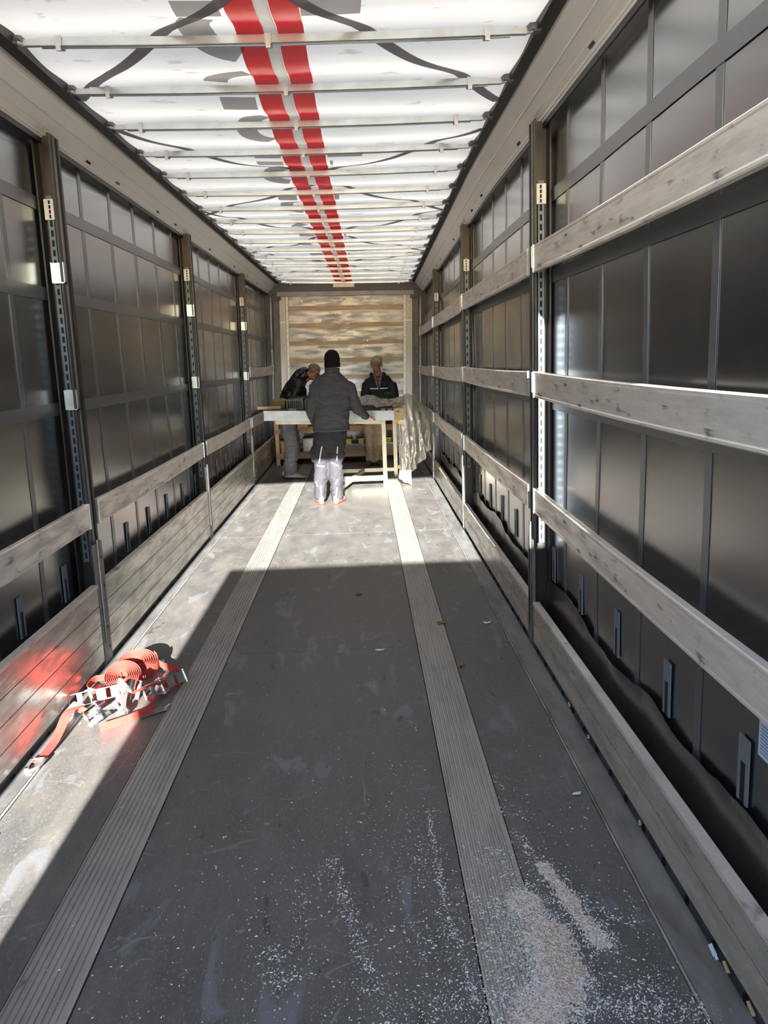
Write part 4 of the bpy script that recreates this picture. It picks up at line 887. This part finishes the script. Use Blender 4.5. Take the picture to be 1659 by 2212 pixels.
for e, zs, sd in ((-1, (.70, .50), (.05, -.25)), (1, (.69, .52), (.15, .25)), (-1, (.47, .455), (-.55, .5)), (1, (.50, .455), (-.45, .55)), (-1, (.23, .10), (.1, .25)), (1, (.20, .09), (.1, -.2)), (-1, (.28, .22), (-.7, -.5)), (1, (.30, .25), (.3, -.1))):
    q = MB(); p = [legpt(e, lerp(zs[0], zs[1], i/8), lerp(sd[0], sd[1], i/8)) for i in range(9)]; ribbon(q, p, (1, 0, 0) if abs(zs[0]-zs[1]) > .05 else (0, 0, 1), .013, .008); q.build('piping', 'piping', tr)
for e, yaw in ((-1, .25), (1, -.30)):
    A = Vector(AN[e]); d = Vector((-math.sin(yaw), math.cos(yaw), 0)); s_ = Vector((d.y, -d.x, 0))
    sh = thing('tmp', (0, 0, 0), '', ''); D.objects.remove(sh)
    q = MB(); q.tube([A-d*.055+Vector((0, 0, -.030)), A+d*.02+Vector((0, 0, -.022)), A+d*.10+Vector((0, 0, -.038)), A+d*.17+Vector((0, 0, -.052)), A+d*.205+Vector((0, 0, -.060))], [(.036, .050), (.042, .058), (.046, .044), (.044, .030), (.030, .020)], 16, hint=tuple(s_), dome=True)
    so = remesh(q, 'shoe', 'shoe_grey', t, voxel=.006, smooth=3)
    q = MB(); q.tube([A-d*.095+Vector((0, 0, -.073)), A-d*.05+Vector((0, 0, -.072)), A+d*.05+Vector((0, 0, -.073)), A+d*.14+Vector((0, 0, -.073)), A+d*.215+Vector((0, 0, -.068))], [(.026, .017), (.043, .018), (.041, .016), (.051, .016), (.028, .012)], 16, hint=tuple(s_)); q.build('sole', 'sole_red', so, smooth=True)
    for k in (0, 1):
        q = MB(); b = A+d*(.02+.03*k)+s_*(-e)*.0; q.bar(b+s_*.046+Vector((0, 0, -.055)), b+d*.02+s_*.036+Vector((0, 0, .005)), .012, .006, up=tuple(s_)); q.build('stripe', 'sole_red', so)
# knit cap
q = MB(); q.ell((-.038, 9.893, 1.712), (.091, .108, .094), 24, 14); q.tube([(-.037, 9.893, 1.612), (-.038, 9.893, 1.70)], [(.088, .104), (.092, .108)], 28)
remesh(q, 'knit_cap', 'cap', t, voxel=.008, smooth=2)
q = MB(); q.tube([(-.037, 9.893, 1.602), (-.0375, 9.893, 1.650)], [(.0915, .108), (.095, .112)], 28); q.build('cap_brim', 'cap', t, smooth=True)

# ---- bent man in black jacket
t = thing('person', (-.79, 12.16, 0), 'person in black hooded jacket and grey trousers bending over the table', 'person')
HP = Vector((-.80, 12.16, .90)); SHC = Vector((-.60, 12.09, 1.39))
q = MB(); P_ = head(q, (-.385, 12.04, 1.530), (.70, -.25, -.62), up=(.62, -.1, .75)); q.tube([(-.55, 12.08, 1.42), (-.45, 12.06, 1.475), (-.40, 12.05, 1.50)], [.07, .062, .06], 14)
q.tube([HP, HP.lerp(SHC, .5), SHC], [(.15, .10), (.145, .10), (.15, .09)], 16, hint=(0, 1, 0))
SH = {-1: Vector((-.62, 12.27, 1.36)), 1: Vector((-.60, 11.90, 1.34))}; ELB = {-1: Vector((-.56, 12.25, 1.12)), 1: Vector((-.66, 11.80, 1.16))}; WR = {-1: Vector((-.36, 12.0, 1.14)), 1: Vector((-.44, 11.66, 1.13))}
for e in (-1, 1):
    q.tube([SHC, SH[e], ELB[e], WR[e]], [.06, .05, .04, .028], 12, dome=True); hand(q, WR[e], (.8, -.45, -.2), (0, -.2, -1), e, curl=.7, thumb_side=e)
KN = {-1: Vector((-.735, 12.25, .47)), 1: Vector((-.755, 12.09, .47))}; AN = {-1: Vector((-.84, 12.23, .09)), 1: Vector((-.80, 12.07, .09))}
for e in (-1, 1): q.tube([HP+Vector((0, -e*.09, -.02)), KN[e], AN[e]], [.085, .055, .04], 12, dome=True)
bd = remesh(q, 'body', ['skin_red', 'stubble'], t, voxel=.0065, smooth=3, paint=lambda c: 1 if (Vector((c.x, c.y, c.z))-P_(0, .05, -.02)).length > .082 and (c-P_(0, 0, .02)).length < .125 and (c-P_(0, 0, 0)).dot((P_(0, 0, 1)-P_(0, 0, 0)).normalized()) > -.02 else 0)
q = MB()
for e in (-1, 1):
    pp = [P_(e*.078, .0, .012), P_(e*.070, .06, .014), P_(e*.05, .092, .012)]; q.tube(pp, .0028, 6)
q.tube([P_(-.05, .092, .012), P_(-.01, .104, .012), P_(.01, .104, .012), P_(.05, .092, .012)], .0028, 6); q.build('spectacles', 'black_plastic', t)
q = MB(); q.tube([HP+Vector((-.01, 0, -.10)), HP+Vector((0, 0, 0)), HP.lerp(SHC, .35)+Vector((-.035, 0, .01)), HP.lerp(SHC, .7)+Vector((-.04, 0, .02)), SHC+Vector((-.005, 0, .02)), SHC+Vector((.08, -.01, .065))], [(.185, .135), (.20, .145), (.205, .15), (.225, .145), (.19, .12), (.10, .085)], 26, hint=(0, 1, 0))
for e in (-1, 1): q.tube([SHC.lerp(SH[e], .5), SH[e], SH[e].lerp(ELB[e], .5), ELB[e], ELB[e].lerp(WR[e], .5), WR[e]], [.09, .086, .078, .070, .062, .048], 16, dome=True)
remesh(q, 'jacket', 'leather', t, voxel=.010, smooth=4, fold=.014, fscale=7, stretch=(1, 1, 1.8))
q = MB(); q.tube([(-.665, 12.11, 1.43), (-.60, 12.09, 1.50), (-.52, 12.07, 1.545)], [(.13, .05), (.15, .07), (.115, .055)], 18, hint=(0, 1, 0), dome=True); q.tube([(-.555, 12.08, 1.46), (-.47, 12.06, 1.515)], [(.105, .095), (.092, .088)], 18, hint=(0, 1, 0))
remesh(q, 'hood', 'leather', t, voxel=.009, smooth=3, fold=.008, fscale=12)
q = MB(); q.tube([HP+Vector((-.01, 0, .02)), HP+Vector((-.005, 0, -.10)), HP+Vector((.01, 0, -.2))], [(.19, .125), (.195, .135), (.15, .11)], 22, hint=(0, 1, 0), dome=True)
for e in (-1, 1):
    H = HP+Vector((0, -e*.085, -.09)); K, A = KN[e], AN[e]
    q.tube([H, H.lerp(K, .4), H.lerp(K, .75), K, K.lerp(A, .4), K.lerp(A, .75), A+Vector((.01, 0, -.035))], [(.105, .125), (.105, .122), (.092, .105), (.084, .10), (.082, .098), (.078, .094), (.076, .092)], 20, hint=(0, 1, 0))
remesh(q, 'trousers', 'grey_trouser', t, voxel=.009, smooth=4, fold=.015, fscale=9, stretch=(1, 1, 2))
for e in (-1, 1):
    A = AN[e]; d = Vector((.97, -.24 if e > 0 else .05, 0)).normalized(); s_ = Vector((d.y, -d.x, 0))
    q = MB(); q.tube([A-d*.06+Vector((0, 0, -.03)), A+d*.02+Vector((0, 0, -.024)), A+d*.10+Vector((0, 0, -.042)), A+d*.17+Vector((0, 0, -.056)), A+d*.21+Vector((0, 0, -.064))], [(.038, .052), (.044, .056), (.048, .040), (.046, .026), (.030, .018)], 16, hint=tuple(s_), dome=True)
    so = remesh(q, 'shoe', 'shoe_tan', t, voxel=.006, smooth=3)
    q = MB(); q.tube([A-d*.09+Vector((0, 0, -.076)), A-d*.05+Vector((0, 0, -.075)), A+d*.05+Vector((0, 0, -.077)), A+d*.14+Vector((0, 0, -.077)), A+d*.222+Vector((0, 0, -.074))], [(.024, .013), (.045, .014), (.043, .012), (.052, .012), (.028, .010)], 16, hint=tuple(s_)); q.build('sole', 'dark_shoe', so, smooth=True)

# ---- man in navy jacket facing the camera
t = thing('person', (.46, 13.22, 0), 'person with ash blond hair in navy jacket, looking down at the foil', 'person')
SHC = Vector((.565, 13.10, 1.345)); HP = Vector((.47, 13.24, .88))
q = MB(); P_ = head(q, (.533, 13.00, 1.580), (-.12, -1, -.42), up=(.0, -.35, .9)); q.tube([(.56, 13.10, 1.34), (.548, 13.06, 1.43), (.538, 13.02, 1.52)], [.07, .062, .058], 14)
q.tube([HP, HP.lerp(SHC, .5), SHC], [(.15, .10), (.15, .10), (.17, .09)], 16)
SH = {-1: Vector((.372, 13.09, 1.265)), 1: Vector((.762, 13.10, 1.255))}; ELB = {-1: Vector((.33, 13.0, 1.05)), 1: Vector((.80, 13.02, 1.04))}; WR = {-1: Vector((.44, 12.76, 1.0)), 1: Vector((.72, 12.76, 1.0))}
for e in (-1, 1):
    q.tube([SHC, SH[e], ELB[e], WR[e]], [.06, .05, .04, .028], 12, dome=True); hand(q, WR[e], (.15*-e, -1, -.1), (-.3*e, 0, -1), e, curl=.8, thumb_side=-e)
KN = {-1: Vector((.385, 13.20, .45)), 1: Vector((.545, 13.20, .46))}; AN = {-1: Vector((.39, 13.26, .09)), 1: Vector((.505, 13.30, .09))}
for e in (-1, 1): q.tube([HP+Vector((e*.085, 0, -.02)), KN[e], AN[e]], [.085, .055, .04], 12, dome=True)
remesh(q, 'body', 'skin_red', t, voxel=.0065, smooth=2); face_parts(P_, t)
q = MB(); q.tube([HP+Vector((.005, 0, -.06)), HP+Vector((.01, 0, .03)), HP.lerp(SHC, .45), HP.lerp(SHC, .8), SHC+Vector((0, 0, -.01)), SHC+Vector((-.002, -.01, .045)), SHC+Vector((-.005, -.02, .085))], [(.205, .14), (.212, .145), (.215, .145), (.235, .145), (.225, .125), (.165, .11), (.095, .09)], 26)
for e in (-1, 1): q.tube([SHC.lerp(SH[e], .4), SHC.lerp(SH[e], .7), SH[e], SH[e].lerp(ELB[e], .5), ELB[e], ELB[e].lerp(WR[e], .5), WR[e]], [.07, .076, .084, .080, .072, .062, .050], 16, dome=True)
jk = remesh(q, 'jacket', 'navy', t, voxel=.010, smooth=4, fold=.010, fscale=8, stretch=(1, 1, 1.6))
for e in (-1, 1):
    q = MB(); q.sheet([[(.556+e*(.012+.13*i/8), 12.945+.045*(i/8)**2-.012, 1.222+dz) for dz in (-.007, .007)] for i in range(9)], .012, nrm=(0, 1, 0)); q.build('reflective_band', 'reflective', jk)
for e in (-1, 1):
    q = MB(); q.add([(.548+e*.030, 12.935, 1.27), (.548+e*.125, 12.99, 1.36), (.545+e*.125, 13.05, 1.455), (.543+e*.080, 13.01, 1.475), (.545+e*.050, 12.955, 1.36), (.548+e*.030, 12.955, 1.27), (.548+e*.125, 13.01, 1.36), (.545+e*.125, 13.07, 1.455), (.543+e*.080, 13.03, 1.475), (.545+e*.050, 12.975, 1.36)], [(0, 1, 2, 3, 4), (9, 8, 7, 6, 5)]+[(k, (k+1) % 5, 5+(k+1) % 5, 5+k) for k in range(5)]); q.build('collar_flap', 'navy', jk)
    q = MB(); q.add([(.548, 12.938, 1.20), (.548+e*.055, 12.955, 1.33), (.545+e*.085, 13.0, 1.44), (.543+e*.052, 12.985, 1.45), (.546+e*.012, 12.95, 1.33), (.548, 12.958, 1.20), (.548+e*.055, 12.975, 1.33), (.545+e*.085, 13.02, 1.44), (.543+e*.052, 13.005, 1.45), (.546+e*.012, 12.97, 1.33)], [(0, 1, 2, 3, 4), (9, 8, 7, 6, 5)]+[(k, (k+1) % 5, 5+(k+1) % 5, 5+k) for k in range(5)]); q.build('shirt_collar', 'plaid', t)
q = MB(); q.tube([(.547, 13.02, 1.32), (.545, 13.0, 1.40)], [(.05, .045), (.055, .05)], 14); q.build('undershirt', 'red_shirt', t, smooth=True)
q = MB(); q.tube([HP+Vector((0, 0, .06)), HP+Vector((0, 0, -.08)), HP+Vector((0, 0, -.18))], [(.185, .12), (.19, .125), (.15, .10)], 22, dome=True)
for e in (-1, 1):
    H = HP+Vector((e*.088, 0, -.08)); K, A = KN[e], AN[e]
    q.tube([H, H.lerp(K, .4), H.lerp(K, .75), K, K.lerp(A, .4), K.lerp(A, .75), A+Vector((0, -.01, -.04))], [(.095, .115), (.098, .112), (.086, .10), (.080, .094), (.078, .092), (.076, .09), (.078, .092)], 20)
remesh(q, 'trousers', 'beige', t, voxel=.009, smooth=4, fold=.012, fscale=9, stretch=(1, 1, 1.8))
for e in (-1, 1):
    A = AN[e]; d = Vector((.25*e, -1, 0)).normalized(); s_ = Vector((d.y, -d.x, 0))
    q = MB(); q.tube([A-d*.06+Vector((0, 0, -.03)), A+d*.02+Vector((0, 0, -.024)), A+d*.10+Vector((0, 0, -.042)), A+d*.17+Vector((0, 0, -.056)), A+d*.20+Vector((0, 0, -.064))], [(.038, .052), (.044, .056), (.048, .040), (.046, .026), (.030, .018)], 16, hint=tuple(s_), dome=True)
    so = remesh(q, 'shoe', 'dark_shoe', t, voxel=.007, smooth=3)
    q = MB(); q.tube([A-d*.09+Vector((0, 0, -.078)), A+d*.05+Vector((0, 0, -.078)), A+d*.14+Vector((0, 0, -.078)), A+d*.212+Vector((0, 0, -.076))], [(.03, .011), (.043, .011), (.052, .011), (.028, .009)], 16, hint=tuple(s_)); q.build('sole', 'black_plastic', so, smooth=True)
q = MB(); R_ = Matrix(((P_(1, 0, 0)-P_(0, 0, 0)), (P_(0, 1, 0)-P_(0, 0, 0)), (P_(0, 0, 1)-P_(0, 0, 0)))).transposed()
q.ell(P_(0, -.020, .052), (.086, .094, .082), 22, 14, rot=R_)
for i in range(15):
    a = lerp(-.062, .062, i/14); q.tube([P_(a*.6, .03, .128), P_(a*1.05, .076, .098+random.uniform(-.004, .004)), P_(a*1.15+.006, .088, .050+.25*abs(a)+random.uniform(-.006, .006))], [.016, .014, .006], 8, dome=True)
for e in (-1, 1): q.tube([P_(e*.074, .03, .07), P_(e*.080, .012, .02), P_(e*.078, .006, -.004)], [.016, .012, .007], 8, dome=True)
remesh(q, 'hair', 'hair', t, voxel=.005, smooth=4, fold=.0022, fscale=34, stretch=(2.4, 1, .25))
# ============================================================ SAWDUST, LEAVES AND SCRAPS
def segd(x, y, a, b, w):
    ax, ay = a; bx_, by = b; dx, dy = bx_-ax, by-ay; t = max(0, min(1, ((x-ax)*dx+(y-ay)*dy)/(dx*dx+dy*dy))); return math.exp(-((x-ax-dx*t)**2+(y-ay-dy*t)**2)/(w*w))
SEGS = [((.742, 2.36), (.775, 2.20), .060, 1.0), ((.775, 2.20), (.780, 2.03), .075, 1.3), ((.78, 2.03), (.69, 1.84), .085, 1.3), ((.70, 2.6), (.70, 2.3), .05, .35), ((.66, 2.35), (.62, 1.9), .07, .40),
        ((.786, 2.74), (.850, 2.53), .022, .55), ((.850, 2.53), (.885, 2.38), .035, .9), ((.885, 2.38), (.935, 2.15), .040, 1.0), ((.90, 2.36), (1.06, 2.215), .020, .30), ((.80, 2.36), (.88, 2.36), .02, .4),
        ((.80, 1.92), (1.14, 1.885), .045, .40), ((.86, 2.02), (1.0, 1.95), .06, .25), ((.79, 2.87), (.83, 2.85), .03, .25), ((.77, 3.12), (.79, 3.06), .02, .2),
        ((.138, 2.64), (.20, 2.32), .022, .33), ((.20, 2.32), (.25, 2.1), .022, .36), ((.138, 2.64), (.04, 2.42), .016, .16), ((.04, 2.42), (.06, 2.2), .03, .14), ((.40, 2.86), (.43, 2.74), .035, .16), ((.43, 2.66), (.42, 2.5), .05, .12), ((.5, 2.3), (.46, 1.95), .05, .16),
        ((-.02, 2.16), (.0, 2.06), .04, .22), ((.30, 2.0), (.36, 1.9), .06, .12), ((.36, 3.3), (.40, 3.22), .03, .10), ((.49, 2.9), (.50, 2.35), .010, .55), ((.50, 2.35), (.545, 1.95), .012, .6)]
def dens(x, y):
    d = 0.
    for a, b, w, k in SEGS: d = max(d, k*segd(x, y, a, b, w))
    bg = .035*math.exp(-((x-.55)/.62)**2)*math.exp(-max(0, y-2.1)/1.1)+.0018*math.exp(-max(0, y-2.4)/2.2)
    n_ = noise.noise(Vector((x*7, y*7, 2)))+.6*noise.noise(Vector((x*21, y*21, 5)))
    return d*(.65+.7*max(-.4, n_))+bg*max(.1, 1+1.6*n_)
def floor_z(x):
    for xa, xb in ((-.742, -.549), (.573, .765)):
        if xa < x < xb: return .0042
    return .0006
V_ = []; F_ = []; cnt = 0; tries = 0
while cnt < 26000 and tries < 900000:
    tries += 1
    x = random.uniform(-.75, 1.2); y = 1.72+abs(random.gauss(0, 1))*.85 if random.random() < .85 else random.uniform(1.75, 6.5)
    if y > 7 or random.random() > dens(x, y)*1.15: continue
    s_ = random.choice((.0009, .0012, .0016, .0016, .0022, .003))*random.uniform(.8, 1.25); a = random.uniform(0, 2*PI); l = s_*random.uniform(1, 2.1); z = floor_z(x)+random.uniform(.0004, .0012)
    ca, sa = math.cos(a), math.sin(a); o_ = len(V_); tl = random.uniform(-.5, .5)*s_
    V_ += [(x-ca*l, y-sa*l, z+tl), (x+sa*s_*.6, y-ca*s_*.6, z), (x+ca*l, y+sa*l, z-min(tl, .0002)+.0004), (x-sa*s_*.6, y+ca*s_*.6, z+s_*.7)]
    F_ += [(o_, o_+1, o_+2), (o_, o_+2, o_+3), (o_, o_+3, o_+1), (o_+1, o_+3, o_+2)]; cnt += 1
mb = MB(); mb.v = V_; mb.f = F_; mb.m = [0]*len(F_)
tag(mb.build('sawdust', 'flake', org=(.6, 2.2, 0)), 'pale sawdust flakes strewn thickly over the floor near the open rear', 'sawdust', kind='stuff')
# heaped sawdust
G = {}; V_ = []; F_ = []; st = .005
xs = np.arange(.56, 1.02, st); ys = np.arange(1.76, 2.62, st)
def hz(x, y):
    d = 0.
    for a, b, w, k in SEGS[:3]: d = max(d, min(1.2, k)*segd(x, y, a, b, w))
    for a, b, w, k in SEGS[6:8]: d = max(d, .8*k*segd(x, y, a, b, w*.8))
    d *= 1+.5*noise.noise(Vector((x*16, y*16, 8)))+.35*noise.noise(Vector((x*45, y*45, 3)))
    return (min(d, 1.0)-.52+.30*noise.noise(Vector((x*60, y*60, 11)))+.22*noise.noise(Vector((x*130, y*130, 4))))*.0075
H = [[hz(x, y) for x in xs] for y in ys]
for j in range(len(ys)-1):
    for i in range(len(xs)-1):
        if max(H[j][i], H[j][i+1], H[j+1][i], H[j+1][i+1]) > .0:
            ids = []
            for jj, ii in ((j, i), (j, i+1), (j+1, i+1), (j+1, i)):
                if (jj, ii) not in G: G[(jj, ii)] = len(V_); V_.append((xs[ii], ys[jj], max(.0, floor_z(xs[ii])*.3+.0003)+max(0, H[jj][ii])))
                ids.append(G[(jj, ii)])
            F_.append(tuple(ids))
mb = MB(); mb.v = V_; mb.f = F_; mb.m = [0]*len(F_)
tag(mb.build('sawdust_heap', 'sawdust', smooth=True, org=(.77, 2.1, 0)), 'pinkish swept sawdust heap lying across the ribbed floor strip', 'sawdust', kind='stuff')

V_ = []; F_ = []
for _ in range(60000):
    x = random.uniform(.56, 1.02); y = random.uniform(1.76, 2.62); h_ = hz(x, y)
    if random.random() > min(1, max(0, (h_+.0018)*260)): continue
    s_ = random.choice((.0010, .0014, .0018, .0024)); a = random.uniform(0, 2*PI); l = s_*random.uniform(1, 2.2); z = floor_z(x)*.4+max(0, h_)+.0008
    ca, sa = math.cos(a), math.sin(a); o_ = len(V_); tl = random.uniform(0, .9)*s_
    V_ += [(x-ca*l, y-sa*l, z+tl), (x+sa*s_*.6, y-ca*s_*.6, z), (x+ca*l, y+sa*l, z+.0003), (x-sa*s_*.6, y+ca*s_*.6, z+s_*.8)]
    F_ += [(o_, o_+1, o_+2), (o_, o_+2, o_+3), (o_, o_+3, o_+1), (o_+1, o_+3, o_+2)]
_hp = [o for o in D.objects if o.name == 'sawdust_heap'][0]
mb = MB(); mb.v = V_; mb.f = F_; mb.m = [0]*len(F_); tag(mb.build('loose_chips', 'flake_pink', _hp), kind='stuff')

def leaf(name, x, y, r, m, lb, cat, rz, pts=11, curl=.35, par=None):
    o_ = thing(name, (x, y, floor_z(x)), lb, cat); q = MB(); rows = []
    for j in (0, .5, 1):
        rows.append([])
        for k in range(pts):
            a = 2*PI*k/pts; rr = r*(.65+.35*abs(math.sin(a*2.5+1)))*j
            px_, py_ = rr*math.cos(a)*1.25, rr*math.sin(a)*.8; c, s_ = math.cos(rz), math.sin(rz)
            rows[-1].append((x+px_*c-py_*s_, y+px_*s_+py_*c, floor_z(x)+.0015+curl*(rr/r)**2*r*(.4+.6*abs(math.cos(a*1.5)))))
    for j in range(3): rows[j].append(rows[j][0])
    q.sheet(rows, .0008, nrm=(0, 0, 1)); q.build('blade', m, o_, smooth=True)
    q = MB(); c, s_ = math.cos(rz), math.sin(rz); q.tube([(x-r*.6*c, y-r*.6*s_, floor_z(x)+.003), (x+r*1.3*c, y+r*1.3*s_, floor_z(x)+.006)], .0012, 5); q.build('stalk' if m == 'leaf' else 'fold', m, o_)
leaf('dry_leaf', .750, 5.137, .030, 'leaf', 'brown dry leaf lying on the ribbed strip edge', 'leaf', .3)
leaf('dry_leaf', .787, 4.382, .026, 'leaf', 'curled dark leaf beside the ribbed strip, nearer the sawdust', 'leaf', 1.0, curl=.7)
leaf('dry_leaf', .216, 5.876, .026, 'dark_shoe', 'small black shrivelled leaf in the middle of the floor', 'leaf', .2)
leaf('paper_scrap', 1.040, 5.097, .024, 'paper', 'white folded paper scrap on the bare floor near the low boards', 'paper scrap', .5, 7, .8)
leaf('paper_scrap', .343, 4.698, .024, 'paper', 'flat grey-white paper scrap in the middle of the shaded floor', 'paper scrap', .1, 7, .15)
leaf('paper_scrap', 1.075, 2.98, .018, 'paper', 'tiny white paper sliver by the floor joint near the sawdust', 'paper scrap', .3, 6, .3)
leaf('dry_leaf', -.725, 2.10, .010, 'leaf', 'orange leaf crumb at the outer edge of the ribbed strip near the opening', 'leaf', .9)
# chips along the floor edge gap
for i, (y, l, lb) in enumerate(((3.80, .035, 'wood chip in the edge gap below the low board, farthest from the opening'), (3.45, .02, 'second wood chip in the edge gap below the low board'), (2.75, .022, 'slim wood chip in the edge gap beside the sawdust'), (2.02, .04, 'long wood chip in the edge gap near the blue foil piece'), (1.87, .045, 'broad torn wood chip in the edge gap nearest the opening'))):
    o_ = thing('wood_chip', (1.249, y, .0), lb, 'wood chip'); q = MB(); q.bar((1.247, y-l/2, .006), (1.252, y+l/2, .009), .009, .004); q.build('splinter', 'chip', o_); q = MB(); q.bar((1.246, y-l*.2, .010), (1.251, y+l*.3, .014), .005, .003, up=(1, 0, .3)); q.build('shaving', 'chip', o_)
o_ = thing('foil_piece', (1.244, 2.09, .003), 'pale blue foil sliver stuck at the floor edge', 'foil')
q = MB(); q.bar((1.238, 2.065, .008), (1.244, 2.115, .006), .012, .0015, up=(-.5, 0, .8)); q.build('sliver', 'sticker', o_); q = MB(); q.bar((1.238, 2.05, .007), (1.239, 2.066, .008), .008, .0015, up=(-.5, 0, .8)); q.build('torn_end', 'sticker', o_)

for o in D.objects:
    if '_w' in o: del o['_w']
